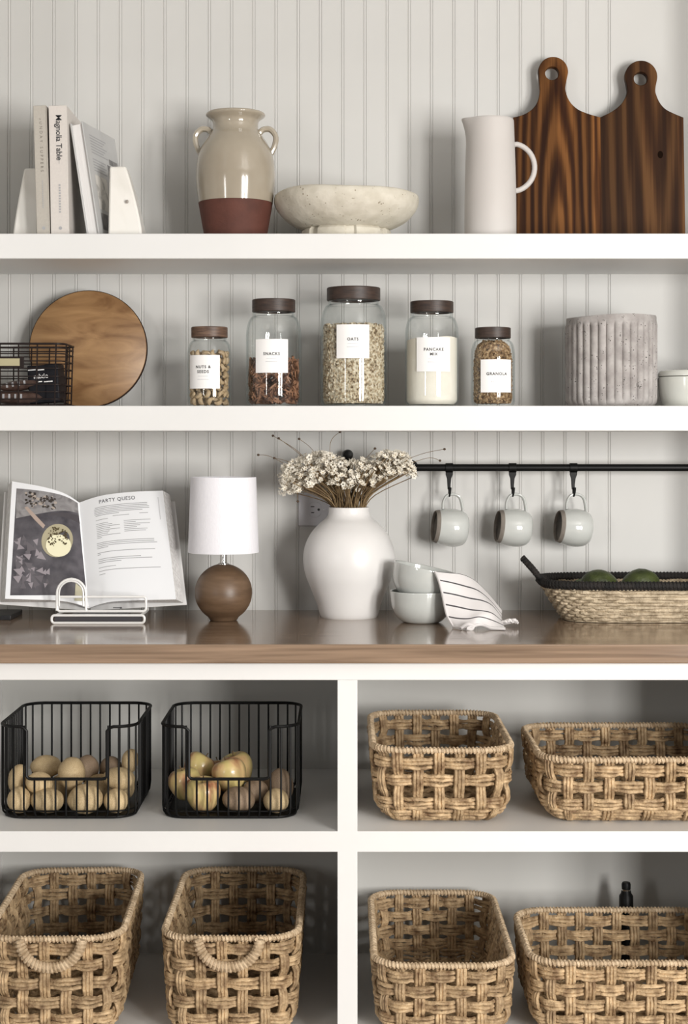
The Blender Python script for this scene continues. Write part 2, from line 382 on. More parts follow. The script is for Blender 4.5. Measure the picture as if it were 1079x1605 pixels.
def book(label, loc, t, h, d, lean, yaw, cmat, spine_front=True, group=None):
    o = thing('book', label, 'book', loc, (0, R(lean), R(yaw)), group)
    c = MB(); b = .0028
    c.box(0, b, 0, d, 0, h).box(t - b, t, 0, d, 0, h)
    if spine_front: c.box(b, t - b, 0, b, 0, h)
    else: c.box(b, t - b, d - b, d, 0, h)
    c.build('cover', cmat, o, bevel=.0008)
    y0, y1 = (b, d - .005) if spine_front else (.005, d - b)
    MB().box(b, t - b, y0, y1, .004, h - .004).build('page_block', PAGEEDGE, o)
    return o
C1 = M('taupe_cloth', (.42, .39, .345), (.45, .42, .37), 200, .7)
C2 = M('pale_pink_grey_cloth', (.60, .56, .525), (.63, .59, .55), 200, .7)
C3 = M('grey_jacket', (.46, .46, .455), (.50, .50, .495), 20, .45)
yk = -.255
BH = PZ(166, yk) - Z1
b1 = book('taupe cookbook with widely spaced spine lettering, leftmost of the upright books', (PX(58, yk), yk, Z1 + .0006), S(20.5, yk), BH, .20, -1.7, 0, C1, group='books on the top shelf')
b2 = book('thick pale book with bold black title on its spine, between two others', (PX(80, yk), yk, Z1 + .0006), S(28.5, yk), BH, .205, -1.1, 0, C2, group='books on the top shelf')
t3 = S(21, yk)
b3 = book('leaning book with white page edge out and grey printed jacket', (PX(136, yk + .01) , yk + .012, Z1 + .0002), t3, .236, .20, -9.0, -11, C3, False, group='books on the top shelf')
for bk, body, size, top, sp, bold, mat, px0 in ((b1, 'SUNDAY SUPPERS', .0085, .240, 1.75, 0, M('brown_ink', (.16, .14, .12), None, rough=.6), 11), (b2, 'Magnolia Table', .0165, .247, .94, .0002, INK, 15)):
    xc = S(px0, yk)
    text(MB(), lambda a, b: (xc + b, -.0003, top - a), body, size, sp, bold, 'LEFT').build('lettering', mat, bk, clean=False)
def ticks(mb, xc, z0, z1, n, hgt, y=-.0003):
    for k in range(n):
        z = lerp(z0, z1, k / n); l = (z0 - z1) / n * .62
        mb.add([(xc - hgt/2, y, z), (xc + hgt/2, y, z), (xc + hgt/2, y, z - l), (xc - hgt/2, y, z - l)], [(0, 1, 2, 3)])
    return mb
ticks(MB(), S(11, yk), .112, .055, 14, .0022).build('author_line', GREYINK, b1)
ticks(MB(), S(15, yk), .105, .045, 11, .0038).build('author_line', GREYINK, b2)
MB().box(S(15, yk) - .0004, S(15, yk) + .0004, -.0003, 0, .147, .163).build('rule', GREYINK, b2)
for bk, xc in ((b1, S(11, yk)), (b2, S(15, yk))):
    MB().lathe([(0, 0), (.0035, 0), (.0035, .0003), (0, .0003)], 14, lambda a, r, z: (xc + r * cos(a), -z, .016 + r * sin(a))).build('emblem', GREYINK, bk)
# jacket print of the leaning book (on its right side)
jt = t3 + .0003
def jq(mb, y0, y1, z0, z1): return mb.add([(jt, y0, z0), (jt, y1, z0), (jt, y1, z1), (jt, y0, z1)], [(0, 1, 2, 3)])
m1 = MB()
for k in range(7): jq(m1, .03, .13 - .012 * (k % 3), .212 - k * .006, .2145 - k * .006)
for k in range(5): jq(m1, .03, .11 - .01 * (k % 2), .162 - k * .006, .1645 - k * .006)
PD = M('charcoal_print', (.11, .11, .115), (.26, .25, .24), 60, .5); PP = M('pale_print', (.62, .60, .56), (.38, .37, .35), 45, .5, lo=.5, hi=.6)
for a_ in ((.12, .175, .108, .165), (.03, .09, .015, .050), (.11, .19, .01, .045), (.135, .19, .168, .180)): jq(MB(), *a_).build('printed_picture', PD, b3)
for a_ in ((.028, .10, .058, .130), (.105, .19, .050, .104)): jq(MB(), *a_).build('printed_picture', PP, b3)
m1.build('printed_text', GREYINK, b3)

# ------------------------------------------------------------------ two-handled vase
yv = -.165; k = S(1, yv); zb = 690 - (Z1 - CZ) / (CD + yv) * F   # pixel row of the shelf top at that depth
vz = thing('two_handled_vase', 'cream glazed two-handled vase with a bare terracotta base', 'vase', (PX(369.5, yv), yv, Z1))
P = lambda r, py: (r * k, (zb - py) * k)
pts = [P(47.5, zb), P(51, 360), P(54.5, 340), P(58.2, 319)]
MB().lathe([(0, 0)] + smooth_prof(pts), 64).build('base_band', TERRA, vz)
pts = [P(58.2, 318.8), P(61, 296), P(62, 272), P(59.5, 248), P(53, 230), P(44, 216), P(37.5, 207), P(35.5, 199), P(37, 190), P(45.5, 183), P(46.5, 180), P(45, 178)]
pr = smooth_prof(pts) + [P(42, 179), P(34, 190), P(32, 205), P(45, 225), P(56, 250)]
def tilt(a, r, z): return (r * cos(a), r * sin(a), z)
MB().lathe(pr, 64, tilt).build('body', GLAZE, vz)
for s in (-1, 1):
    pa = [(s * 36, 0, 211), (s * 43, 0, 203.5), (s * 54, 0, 203), (s * 62.5, 0, 213), (s * 62, 0, 226), (s * 57, 0, 238), (s * 52, 0, 245)]
    pa = smooth_path([(a * k, b, (zb - c) * k) for a, b, c in pa], 5)
    h = MB()
    for o_ in (-.0034, .0034): h.tube([p + Vector((0, o_, 0)) for p in pa], .0057, 8)
    h.build('handle', GLAZE, vz)

# ------------------------------------------------------------------ footed bowl
yv = -.156; k = S(1, yv); zb = 690 - (Z1 - CZ) / (CD + yv) * F
fb = thing('footed_bowl', 'wide rough ivory clay bowl on a chunky scalloped foot', 'bowl', (PX(543, yv), yv, Z1))
def wob(a, r, z):
    rr = r * (1 + .008 * sin(3 * a + 1) + .005 * sin(7 * a + z * 60))
    return (rr * cos(a), rr * sin(a), z + (.0022 * sin(2 * a + .6) + .0012 * sin(5 * a)) * min(1, z * 14))
pts = [P(58, 361), P(70, 360), P(92, 349.5), P(107, 334.5), P(113, 322), P(113.5, 313), P(111.5, 307.5), P(107, 305.5), P(102, 308), P(92, 322), P(60, 338), P(2, 342)]
MB().lathe([(0, P(0, 361)[1])] + smooth_prof(pts, 5), 72, wob).build('bowl', RAW, fb)
def foot(a, r, z):
    q = 1 - .075 * (abs(cos(3.5 * a + .45)) < .42) * (r > .03)
    return (r * q * cos(a), r * q * sin(a), z)
MB().lathe([(0, 0), P(70, zb), P(71, 372), P(70, 364), P(66, 360.2), (0, P(0, 360.2)[1])], 140, foot).build('foot', RAW, fb)

# ------------------------------------------------------------------ white pitcher
yv = -.19; k = S(1, yv); zb = 690 - (Z1 - CZ) / (CD + yv) * F
pt = thing('pitcher', 'tall matte white pitcher with a round loop handle, beside the cutting boards', 'pitcher', (PX(769, yv), yv, Z1))
ztop = (zb - 188) * k
def spout(a, r, z):
    t = max(0, (z - ztop + .05) / .05); c_ = max(0, cos(a - pi)) ** 10
    e = .0125 * t * t * c_ if r > .012 else 0
    return ((r + e) * cos(a), (r + e) * sin(a), z + (.0015 * t * c_))
pts = [P(39, zb - 2), P(40.5, zb - 8), P(40.6, 340), P(40, 290), P(38.6, 240), P(37, 196), P(36.2, 189), P(34.6, 188), P(33.6, 194), P(36, 240), P(37, 330), P(2, 360)]
MB().lathe([(0, 0), P(37, zb)] + smooth_prof(pts, 4), 64, spout).build('body', BISQUE, pt)
pa = [(38 * k, 0, (zb - 226.5) * k)] + [((33.5 + 36 * cos(R(t))) * k, 0, (zb - 262.5 + 37.5 * sin(R(t))) * k) for t in range(76, -77, -8)] + [(38.5 * k, 0, (zb - 299) * k)]
MB().tube(pa, 4.2 * k, 10).build('handle', BISQUE, pt)

# ------------------------------------------------------------------ cutting boards
def paddle(label, pxl, pxr, hx, hy, hr, holex, holey, holer, shl, neck, mat, ys):
    yv = -.045; k = S(1, yv); zb = 690 - (Z1 - CZ) / (CD + yv) * F; cx = (pxl + pxr) / 2
    o = thing('cutting_board', label, 'cutting board', (PX(cx, yv) , -.062, Z1), (R(-4.2), 0, 0), group='paddle cutting boards on the top shelf')
    Q = lambda x, y: ((x - cx) * k, (zb - y) * k)
    left, right = neck
    head = [(hx + hr * cos(R(t)), hy - hr * sin(R(t))) for t in range(192, -13, -12)]
    sm = lambda p: [(v.x, v.y) for v in smooth_path([(a, b, 0) for a, b in p], 5)]
    pts = [(pxl, zb), ] + sm(left + head + right) + [(pxr, zb)]
    hole = [(holex + holer * cos(R(t)), holey + holer * sin(R(t))) for t in range(0, 360, 12)]
    shape2d([[Q(*p) for p in pts], [Q(*p) for p in hole]], .018, .0018, 'board', mat, o)
    return o
paddle('striped dark acacia paddle board just right of the white pitcher', 806, 940.3, 868, 111, 22, 866, 114, 12, 185.5, ([(806, 185.5), (814, 183.8), (824, 180), (832, 175), (838.5, 169), (843.5, 161), (847, 151), (848.3, 141), (847.6, 130)], [(886.4, 130), (885.6, 141), (889, 153), (894, 162), (899.5, 168), (906, 173), (914, 177), (928, 182), (940.3, 185.5)]), BOARD1, 0)
cb2 = paddle('plainer brown paddle board with a dark knot, at the right end of the top shelf', 941.2, 1070, 1006, 119, 24, 1005, 122.5, 12, 185.5, ([(941.2, 185.5), (948, 182.5), (957, 178), (965, 172.8), (972, 167), (978, 160), (983, 151), (985.4, 143), (984.6, 134)], [(1027.4, 134), (1026.6, 143), (1029, 152), (1033, 161), (1039, 169), (1046, 174.5), (1056, 179.5), (1063, 182.6), (1070, 185.5)]), BOARD2, 0)
kk = S(1, -.045)
MB().lathe([(0, .0), (.0075, .0), (.006, .0003), (0, .0003)], 14, lambda a, r, z: ((1034 - 1005.6) * kk + r * .8 * cos(a), -.0091 - z, (377 - 231) * kk + r * 1.1 * sin(a))).build('knot', M('dark_knot', (.008, .004, .002), None, rough=.9, spec=.05), cb2)

# ------------------------------------------------------------------ second shelf: round board, wire basket
yv = -.035; k = S(1, yv); rr = 92 * k
rb = thing('round_board', 'round brown wooden board leaning on the wall behind the wire basket', 'cutting board', (PX(141, yv), -.058, Z2), (R(-5), 0, 0))
def disc(a, r, z): return (r * cos(a), -z, rr + r * sin(a))
MB().lathe([(0, .0161), (rr - .004, .0161), (rr - .0015, .0145), (rr - .0015, .0015), (0, .0015)], 72, disc).build('board', ROUND, rb)
MB().lathe([(rr - .0017, .0138), (rr, .0130), (rr, .002), (rr - .0017, .001), ], 72, disc).build('edge_band', BARK, rb)

wb = thing('wire_basket', 'low dark wire basket of packets at the left end of the second shelf', 'basket', (PX(100, -.27) - .13, -.20, Z2))
ha, hb, hh = .13, .0675, PZ(537, -.27) - Z2
for i, t in enumerate((0.0, .1, .22, .34, .47, .60, .72, .84, .93, 1.0)):
    sc = 1 - .03 * (1 - t)
    MB().tube([(x, y, .002 + (hh - .004) * t) for x, y in rrect(ha * sc, hb * sc, .022, 5)], .0021 if t in (0, 1.0) else .0012, 6, True).build('wire', BLACKWIRE, wb)
out = rrect(ha, hb, .022, 5)
for k_ in range(-3, 4):
    x = k_ * .038
    for sy in (-1, 1):
        MB().tube([(x * .97, sy * hb * .97, .002), (x, sy * hb, hh)], .0015, 6).build('wire', BLACKWIRE, wb)
for y in (-.04, 0, .04):
    for sx in (-1, 1): MB().tube([(sx * ha * .97, y, .002), (sx * ha, y, hh)], .0015, 6).build('wire', BLACKWIRE, wb)
for k_ in range(-5, 6): MB().tube([(k_ * .023, -hb * .97, .002), (k_ * .023, hb * .97, .002)], .0011, 5).build('wire', BLACKWIRE, wb)
yt = -.2695
fr = MB().box(-.105, ha - S(67, yt) + .006, -hb - .003, -hb - .0005, .078, .100).build('tag_holder', BLACKWIRE, wb, bevel=.001)
MB().box(-.1, ha - S(69, yt), -hb - .0042, -hb - .003, .0815, .0965).build('tag', M('kraft_tag', (.40, .36, .22), None, rough=.7), fr, label='pale kraft tag')
sb = thing('snack_box', 'black packet with white lettering standing in the wire basket', 'packet', (PX(72, -.21), -.235, Z2 + .0072), (0, R(-4), R(-6)))
MB().box(-.030, .034, 0, .05, 0, .078).build('carton', M('black_card', (.006, .006, .009), None, rough=.5, spec=.2), sb, bevel=.002)
text(MB(), lambda a, b: (a - .002, -.0004, .055 + b), 'mixie', .014, 1.0, .0002).build('lettering', LABEL, sb, clean=False)
ln = MB()
for x0, x1, z in ((-.028, -.012, .068), (-.010, .006, .067), (-.018, .000, .043), (.004, .022, .042)): ln.box(x0, x1, -.0004, 0, z, z + .0022)
ln.build('small_print', LABEL, sb)
BR = M('brown_foil', (.050, .028, .022), (.12, .075, .06), 60, .4, .4, 60)
def packet(label, loc, rot, sx, sy, sz):
    o = thing('packet', label, 'packet', loc, rot, group='packets in the wire basket')
    rows = []
    for i in range(9):
        u = i / 8 * 2 - 1; prf = (1 - u ** 4) ** .5 * sz / 2
        rows.append([(u * sx / 2, cos(2 * pi * j / 12) * sy / 2, sz / 2 + prf * sin(2 * pi * j / 12) + .0004 * sin(2*pi*j/12)) for j in range(12)])
    MB().loft(rows, True, True, True).build('pouch', BR, o)
    st = MB()
    for q in range(4): st.box(-sx * .3 + q * .012, -sx * .3 + q * .012 + .004, -sy / 2 - .0006, -sy / 2 + .001, sz * .42, sz * .42 + .009)
    st.build('printed_marks', GREYINK, o)
    return o
packet('brown foil packet lying flat at the bottom of the wire basket', (PX(30, -.22), -.215, Z2 + .0045), (0, 0, R(2)), .10, .06, .028)
packet('second brown packet tilted on top of the flat one', (PX(32, -.22), -.212, Z2 + .033), (0, R(-9), R(4)), .085, .055, .022)

# ------------------------------------------------------------------ jars
YJ = -.165; KJ = S(1, YJ); ZBJ = 690 - (Z2 - CZ) / (CD + YJ) * F
LETTER = .0082
def jar(cx, r, lid_r, lid_t, lid_b, neck_r, sh_t, sh_b, lab, words, lidm, label):
    h = lambda py: (ZBJ - py) * KJ
    o = thing('glass_jar', label, 'jar', (PX(cx, YJ), YJ, Z2), group='labelled glass jars on the second shelf')
    rk, nk = r * KJ, neck_r * KJ; t = .0026
    prof = [(rk * .80, .0), (rk * .93, .003), (rk, .011), (rk, .03), (rk, h(sh_b))]
    mid = [(lerp(rk, nk, q ** 1.7) , lerp(h(sh_b), h(sh_t), sin(q * pi / 2))) for q in (.25, .5, .75, .9, 1)]
    outer = prof + mid + [(nk + .0012, h(sh_t) + .002), (nk + .0012, h(lid_b) - .001), (nk, h(lid_b) + .003)]
    inner = [(max(a - t, .001), max(z, .005)) for a, z in outer]
    MB().lathe([(0, 0)] + outer + inner[::-1] + [(0, .005)], 56).build('glass', GLASS, o)
    lr = lid_r * KJ
    MB().lathe([(0, h(lid_b) + .004), (nk + .0014, h(lid_b) + .004), (nk + .0014, h(lid_b)), (lr - .001, h(lid_b)), (lr, h(lid_b) + .001), (lr, h(lid_t) - .0012), (lr - .0012, h(lid_t)), (0, h(lid_t))], 48).build('lid', lidm, o)
    # paper label wrapped on the front
    x0, x1, yt, yb_ = lab; ra = rk + .0004
    on = lambda x, z, e=0: ((ra + e) * sin(x / ra), -(ra + e) * cos(x / ra), z)
    def aa(px): return ra * math.asin(max(-.98, min(.98, (px - cx) * KJ / ra)))
    n = 16
    lb = MB().grid([[on(lerp(aa(x0), aa(x1), j / n), z) for j in range(n + 1)] for z in (h(yb_), h(yt))]).build('label', LABEL, o)
    cxl = (aa(x0) + aa(x1)) / 2; tb = MB(); zc_ = lerp(h(yt), h(yb_), .44 if len(words) == 1 else .36)
    for i, wd in enumerate(words): text(tb, lambda a, b: on(cxl + a, zc_ - i * .0098 + b, .0003), wd, LETTER, 1.2, .00024)
    tb.build('lettering', INK, lb, clean=False)
    g = MB(); zz = zc_ - (len(words) - 1) * .0098
    for xa, xb, dz in ((-.011, .011, .0095),): g.grid([[on(cxl + lerp(xa, xb, j / 6), zz - dz + e, .0003) for j in range(7)] for e in (0, .0008)])
    for q in range(7): g.grid([[on(cxl - .012 + q * .0036 + e2, zz - .0165 + e, .0003) for e2 in (0, .0024)] for e in (0, .0016)])
    g.build('small_print', PALEINK, lb)
    return o, h, rk - t
J1 = jar(328.5, 34, 28.5, 513, 529.5, 25.5, 534, 553, (299.5, 347, 558, 610), ('NUTS &', 'SEEDS'), LIDL, 'small glass jar of cashews with a brown lid, leftmost of the jars')
J2 = jar(429.3, 43.5, 34, 470, 489.5, 31.5, 496, 526, (403, 453, 534, 586), ('SNACKS',), LIDD, 'tall glass jar a third full of brown sticks, dark lid')
J3 = jar(554.5, 52, 42, 451.5, 471.5, 39, 478, 512, (528, 578.5, 512, 564), ('OATS',), LIDD, 'largest glass jar, full of oats, in the middle of the row')
J4 = jar(677.3, 42, 34, 473, 490.5, 31.5, 497, 524, (652, 703.5, 531, 584), ('PANCAKE', 'MIX'), LIDD, 'glass jar of white pancake flour with a dark lid')
J5 = jar(773, 34.5, 28, 514, 530.5, 26, 534, 556, (751.5, 799, 565, 616), ('GRANOLA',), LIDD, 'small glass jar filled to the neck with granola, rightmost of the jars')

# cashews, one by one
def cashew_mesh(seed):
    rd = random.Random(seed); n = 9; pa = []; ra = []
    for i in range(n):
        t = i / (n - 1); a = lerp(-1.25, 1.25, t); pa.append((.0085 * sin(a), .0085 * (cos(a) - .6), .0006 * sin(t * 3)))
        ra.append(.0048 * max(.25, (1 - abs(2 * t - 1) ** 3.2)) * (1.12 - .25 * t))
    return MB().tube(pa, ra, 8).mesh('cashew', M('cashew_%d' % seed, (.40, .285, .165), (.56, .43, .27), 80, .5, rand=.12))
cm = [cashew_mesh(s) for s in range(2)]; cnt = 0
ox, oy = PX(328.5, YJ), YJ
Ri = J1[2]; top = J1[1](551)
for ring, rad, nn in ((0, Ri - .0068, 13), (1, Ri - .0215, 7)):
    z = .0125
    lev = 0
    while z < top:
        for i in range(nn):
            a = 2 * pi * (i + .5 * (lev % 2) + random.uniform(-.12, .12)) / nn
            o = put('cashew', cm[cnt % 2], None, (ox + rad * cos(a), oy + rad * sin(a), Z2 + z + random.uniform(-.002, .002)), None,
                    label='curved tan cashew nut inside the leftmost lidded jar', category='nut', group='cashews in the small jar')
            o.rotation_mode = 'QUATERNION'
            rad_v = Vector((cos(a), sin(a), 0))
            qz = rad_v.to_track_quat('Z', 'Y'); o.rotation_quaternion = qz @ Euler((random.uniform(-.25, .25), random.uniform(-.25, .25), random.uniform(0, 6.28))).to_quaternion()
            cnt += 1
        z += .0138; lev += 1

def stuff(name, mb, mat, label, cat, loc, clean=False, ang=38):
    return mb.build(name, mat, None, ang=ang, clean=clean, kind='stuff', label=label, category=cat) if loc is None else _loc(mb.build(name, mat, None, ang=ang, clean=clean, kind='stuff', label=label, category=cat), loc)
def _loc(o, loc): o.location = loc; return o

# brown snack sticks
mb = MB(); Ri = J2[2]; top = J2[1](568)
for i in range(620):
    a = random.uniform(0, 2 * pi); rad = Ri * (random.uniform(.80, .93) if i < 500 else random.uniform(0, .8)); z = random.uniform(.008, top) if i < 500 else top - random.uniform(0, .008)
    c = Vector((rad * cos(a), rad * sin(a), z)); tang = Vector((-sin(a), cos(a), 0)); l = random.uniform(.010, .017)
    d = (tang * random.uniform(-1, 1) + Vector((0, 0, random.uniform(-1, 1)))).normalized() if i < 500 else Vector((random.uniform(-1, 1), random.uniform(-1, 1), .25)).normalized()
    p, q = c - d * l, c + d * l
    for e in (p, q):
        rxy = math.hypot(e.x, e.y); lim = Ri - .0022 - max(0, .018 - e.z) * .5
        if rxy > lim: e.x *= lim / rxy; e.y *= lim / rxy
        e.z = max(e.z, .0078)
    mb.tube([p, (p + q) / 2 + Vector((0, 0, .0003)), q], random.uniform(.0017, .0023), 5)
stuff('snack_sticks', mb, M('toasted_stick', (.07, .03, .017), (.33, .17, .10), 75, .4, lo=.42, hi=.58, detail=2), 'pile of thin brown snack sticks in the SNACKS jar', 'snacks', (PX(429.3, YJ), YJ, Z2))
# oats, granola: small flakes over a core
def bits(cx, J, py_top, n, size, mat, core, name, label, cat, flat=.35, neck=None):
    Ri = J[2]; top = J[1](py_top); mb = MB()
    rad_at = neck or (lambda z: Ri)
    for i in range(n):
        a = random.uniform(0, 2 * pi)
        s = size * random.uniform(.6, 1.25)
        if i < n * .86: z = random.uniform(.009, top); rad = rad_at(z + s) - s - random.uniform(.0003, .0025) - max(0, .016 - z) * .45
        else: z = top + random.uniform(-.003, .003); rad = rad_at(top + .008) * math.sqrt(random.random()) - .003 - s
        rad = max(rad, 0)
        rot = Euler((random.uniform(0, 6), random.uniform(0, 6), random.uniform(0, 6))).to_matrix()
        vs = [rot @ Vector((s * cos(2 * pi * q / 6), s * .75 * sin(2 * pi * q / 6), 0)) for q in range(6)] + [rot @ Vector((0, 0, s * flat)), rot @ Vector((0, 0, -s * flat))]
        c = Vector((rad * cos(a), rad * sin(a), z))
        mb.add([Vector((q.x, q.y, max(q.z, .0064))) for q in (v + c for v in vs)], [(q, (q + 1) % 6, 6) for q in range(6)] + [((q + 1) % 6, q, 7) for q in range(6)])
    zs = [.0075 + (top - .0075) * q / 10 for q in range(11)]
    mb.lathe([(0, .0075)] + [(rad_at(z) - .0052 - max(0, .016 - z) * .5, z) for z in zs] + [(0, top)], 40)
    return stuff(name, mb, mat, label, cat, (PX(cx, YJ), YJ, Z2))
def multi(name, cols, scale, rough=.7):
    m, nt, b = nodes(name); b.inputs['Roughness'].default_value = rough
    tc = nt.nodes.new('ShaderNodeTexCoord'); v = nt.nodes.new('ShaderNodeTexNoise'); v.inputs['Scale'].default_value = scale; v.inputs['Detail'].default_value = 2
    lk(nt, tc.outputs['Object'], v.inputs[0]); r = nt.nodes.new('ShaderNodeValToRGB'); e = r.color_ramp.elements
    e[0].position = .3; e[0].color = (*cols[0], 1); e[1].position = .68; e[1].color = (*cols[-1], 1)
    for i, c in enumerate(cols[1:-1]): x_ = e.new(.3 + .38 * (i + 1) / (len(cols) - 1)); x_.color = (*c, 1)
    lk(nt, v.outputs[0], r.inputs[0]); lk(nt, r.outputs[0], b.inputs['Base Color']); return m
OATM = multi('rolled_oats', [(.10, .06, .03), (.45, .35, .22), (.62, .55, .41), (.72, .66, .54)], 170)
GRAN = multi('granola_clusters', [(.05, .024, .010), (.20, .115, .05), (.34, .22, .11), (.50, .37, .22)], 170)
bits(554.5, J3, 512, 4200, .0046, OATM, None, 'oats', 'pale rolled oats filling the largest jar', 'oats')
def gneck(z):
    a, b = J5[1](556), J5[1](537)
    t = min(1, max(0, (z - a) / (b - a))); return lerp(J5[2], 26 * KJ - .0034, (math.asin(t) * 2 / pi) ** 1.7) - (.0022 if z > J5[1](560) else .0006)
bits(773, J5, 538, 3200, .0042, GRAN, None, 'granola', 'brown granola filling the rightmost jar', 'granola', .6, gneck)
Ri = J4[2] - .0004; tp = J4[1](531)
def powder(a, r, z): return (r * cos(a), r * sin(a), z + (.0030 * sin(a + 2.2) * r / Ri + .0008 * sin(5 * a) * r / Ri if z > tp - .003 else 0))
stuff('pancake_flour', MB().lathe([(0, .0055), (Ri * .86, .0055), (Ri * .98, .011), (Ri, .016), (Ri, tp - .006), (Ri, tp - .001), (Ri * .6, tp), (0, tp)], 48, powder), M('flour', (.80, .755, .66), (.83, .79, .70), 40, .9, .2, 90), 'cream white pancake mix powder filling most of its jar', 'flour', (PX(677.3, YJ), YJ, Z2), True)

# ------------------------------------------------------------------ ribbed planter, salt cellar
yv = -.155; k = S(1, yv); zb = 690 - (Z2 - CZ) / (CD + yv) * F; P = lambda r, py: (r * k, (zb - py) * k)
pl = thing('ribbed_planter', 'grey pitted cement planter with vertical ribs', 'planter', (PX(958.5, yv), yv, Z2))
NR = 34
def rib(a, r, z):
    hgt = (zb - 497) * k
    band = 1 - min(1, max(0, (z - hgt + 15 * k) / (4 * k)))
    low = min(1, max(0, (z - 3 * k) / (8 * k)))
    ph = (a * NR / (2 * pi)) % 1; prof = abs(sin(pi * ph)) ** .55
    e = (-.0058 + .0058 * prof) * band * low if r > 60 * k else 0
    q = 1 + .006 * sin(2 * a + 1)
    zz = z + (.0028 * cos(a - .25) + .001 * sin(3 * a)) * (z / hgt) ** 3
    return ((r + e) * q * cos(a), (r + e) * q * sin(a), zz)
pr = [(0, 0), P(60, zb), P(66, zb - 2), P(70, zb - 7)] + [P(71.2, zb - 7 - i * 5) for i in range(1, 24)] + [P(71.6, 514), P(71.4, 511), P(70.2, 508), P(69.6, 504), P(69.6, 499), P(68.5, 497), P(65, 497), P(63, 500), P(62, 515), P(61, 620), P(0, 622)]
MB().lathe(pr, NR * 12, rib).build('pot', CEMENT, pl, ang=60)

yv = -.16; k = S(1, yv); zb = 690 - (Z2 - CZ) / (CD + yv) * F; P = lambda r, py: (r * k, (zb - py) * k)
sc_ = thing('salt_cellar', 'small white glazed salt pot with a lid, beside the ribbed planter', 'jar', (PX(1085, yv), yv, Z2))
MB().lathe([(0, 0)] + smooth_prof([P(40, zb), P(45, zb - 2.5), P(50, 620), P(52, 606), P(52.5, 594), P(52, 591.5), P(50, 591.5)], 4) + [P(48, 600), P(0, 628)], 56).build('pot', WHITEGLAZE, sc_)
MB().lathe([(0, P(0, 590.6)[1])] + [P(50, 590.8), P(52.4, 590), P(52.6, 586), P(50, 582), P(44, 580.5), P(0, 579.5)], 56).build('lid', WHITEGLAZE, sc_)
rk = 51.3 * k + .0018
text(MB(), lambda a, b: (rk * sin(a / rk), -rk * cos(a / rk), (zb - 603.5) * k + b), 'SALT', .0145, 1.5, .0003, shear=.0).build('lettering', INK, sc_, clean=False)

# ------------------------------------------------------------------ open cookbook and its wire stand
bk = thing('open_cookbook', 'open cookbook with a food photograph on its left page, on a white stand', 'book', (PX(135, -.19), -.19, ZC))
O = Vector(bk.location)
# control points: u, (px, py, y) of the page's top edge and bottom edge, gutter to outer edge
LT = [(0, 124.5, 788, -.085), (.15, 109, 777.5, -.094), (.32, 92, 770, -.102), (.62, 62, 762, -.112), (1, 19, 754.5, -.12)]
LB = [(0, 139, 953.5, -.195), (.15, 120, 946.5, -.203), (.35, 93, 941.5, -.212), (.65, 55, 940, -.22), (1, 8, 938.5, -.226)]
RT = [(0, 124.5, 788, -.085), (.12, 141, 782, -.092), (.30, 164, 776, -.10), (.64, 208, 771, -.108), (1, 255.5, 769.3, -.112)]
RB = [(0, 139, 953.5, -.195), (.12, 155, 947.5, -.203), (.30, 176, 943, -.21), (.60, 215, 941, -.216), (1, 276, 939.5, -.22)]
def page(side):
    T_, B_ = (LT, LB) if side < 0 else (RT, RB)
    def f(u, v, e=0.0):
        a = PT(*interp(T_, u)); b = PT(*interp(B_, u)); return a.lerp(b, v) - O + Vector((0, -.9 * e, .4 * e))
    return f
for side in (-1, 1):
    f = page(side); U = [i / 20 for i in range(21)]; V = [i / 8 for i in range(9)]
    leaf = MB().grid([[f(u, v, .0006) for u in U] for v in V]).build('page', PAPER, bk)
    # page block behind the open leaf, thicker to the outside
    back = Vector((side * .013, .021, -.009))
    fr_ = [[f(u, v) for u in U] for v in V]; bc = [[f(u, v) + back * (.12 + .88 * u) for u in U] for v in V]
    mb = MB().grid(fr_).grid(bc)
    def strip(a, b): mb.grid([a, b])
    strip(fr_[0], bc[0]); strip(fr_[-1], bc[-1]); strip([r[-1] for r in fr_], [r[-1] for r in bc]); strip([r[0] for r in fr_], [r[0] for r in bc])
    mb.build('page_block', PAGESTACK, bk)
    g0, g1 = f(0, 0) + back * .2, f(0, 1) + back * .2
    e0, e1 = f(1, 0) + back * 1.25 + Vector((side * .006, 0, -.012)), f(1, 1) + back * 1.25 + Vector((side * .004, -.004, -.002))
    dd = Vector((0, .0030, -.001)); gd = Vector((0, .006, -.004))
    MB().loft([[g0 + gd, g1 + gd, e1, e0], [g0 + gd + dd, g1 + gd + dd, e1 + dd, e0 + dd]], True, True, True).build('cover', M('white_cover', (.74, .73, .72), None, rough=.45), bk)
    if side < 0: left_leaf = leaf
    else: right_leaf = leaf
# printed photograph, left page
fl_ = page(-1)
def lp(px, py):
    """photograph point -> (u, v) on the left page (pixel quad of the page)"""
    u = .5
    for _ in range(12):
        t = interp(LT, u); b = interp(LB, u); v = (py - t[1]) / (b[1] - t[1]); x = lerp(t[0], b[0], v)
        u = min(1, max(0.0, u + (x - px) / 125))
    return u, v
def patch(pts, e, mb=None):
    mb = mb or MB(); q = [fl_(*lp(*p), e) for p in pts]; c = sum(q, Vector()) / len(q)
    mb.add([c] + q, [(0, i + 1, (i + 1) % len(q) + 1) for i in range(len(q))]); return mb
def gridpatch(c00, c10, c11, c01, e, n=14):
    """corners: left-top, right-top, right-bottom, left-bottom"""
    a, b, c, d = (Vector(lp(*q)) for q in (c00, c10, c11, c01))
    return MB().grid([[fl_(*(a.lerp(b, i / n).lerp(d.lerp(c, i / n), j / n)), e) for i in range(n + 1)] for j in range(n + 1)])
gridpatch((26, 766), (122, 789), (137, 944), (16, 933.5), .0010).build('photo_print', M('photo_dark_slate', (.050, .047, .056), (.12, .112, .125), 30, .3), left_leaf)
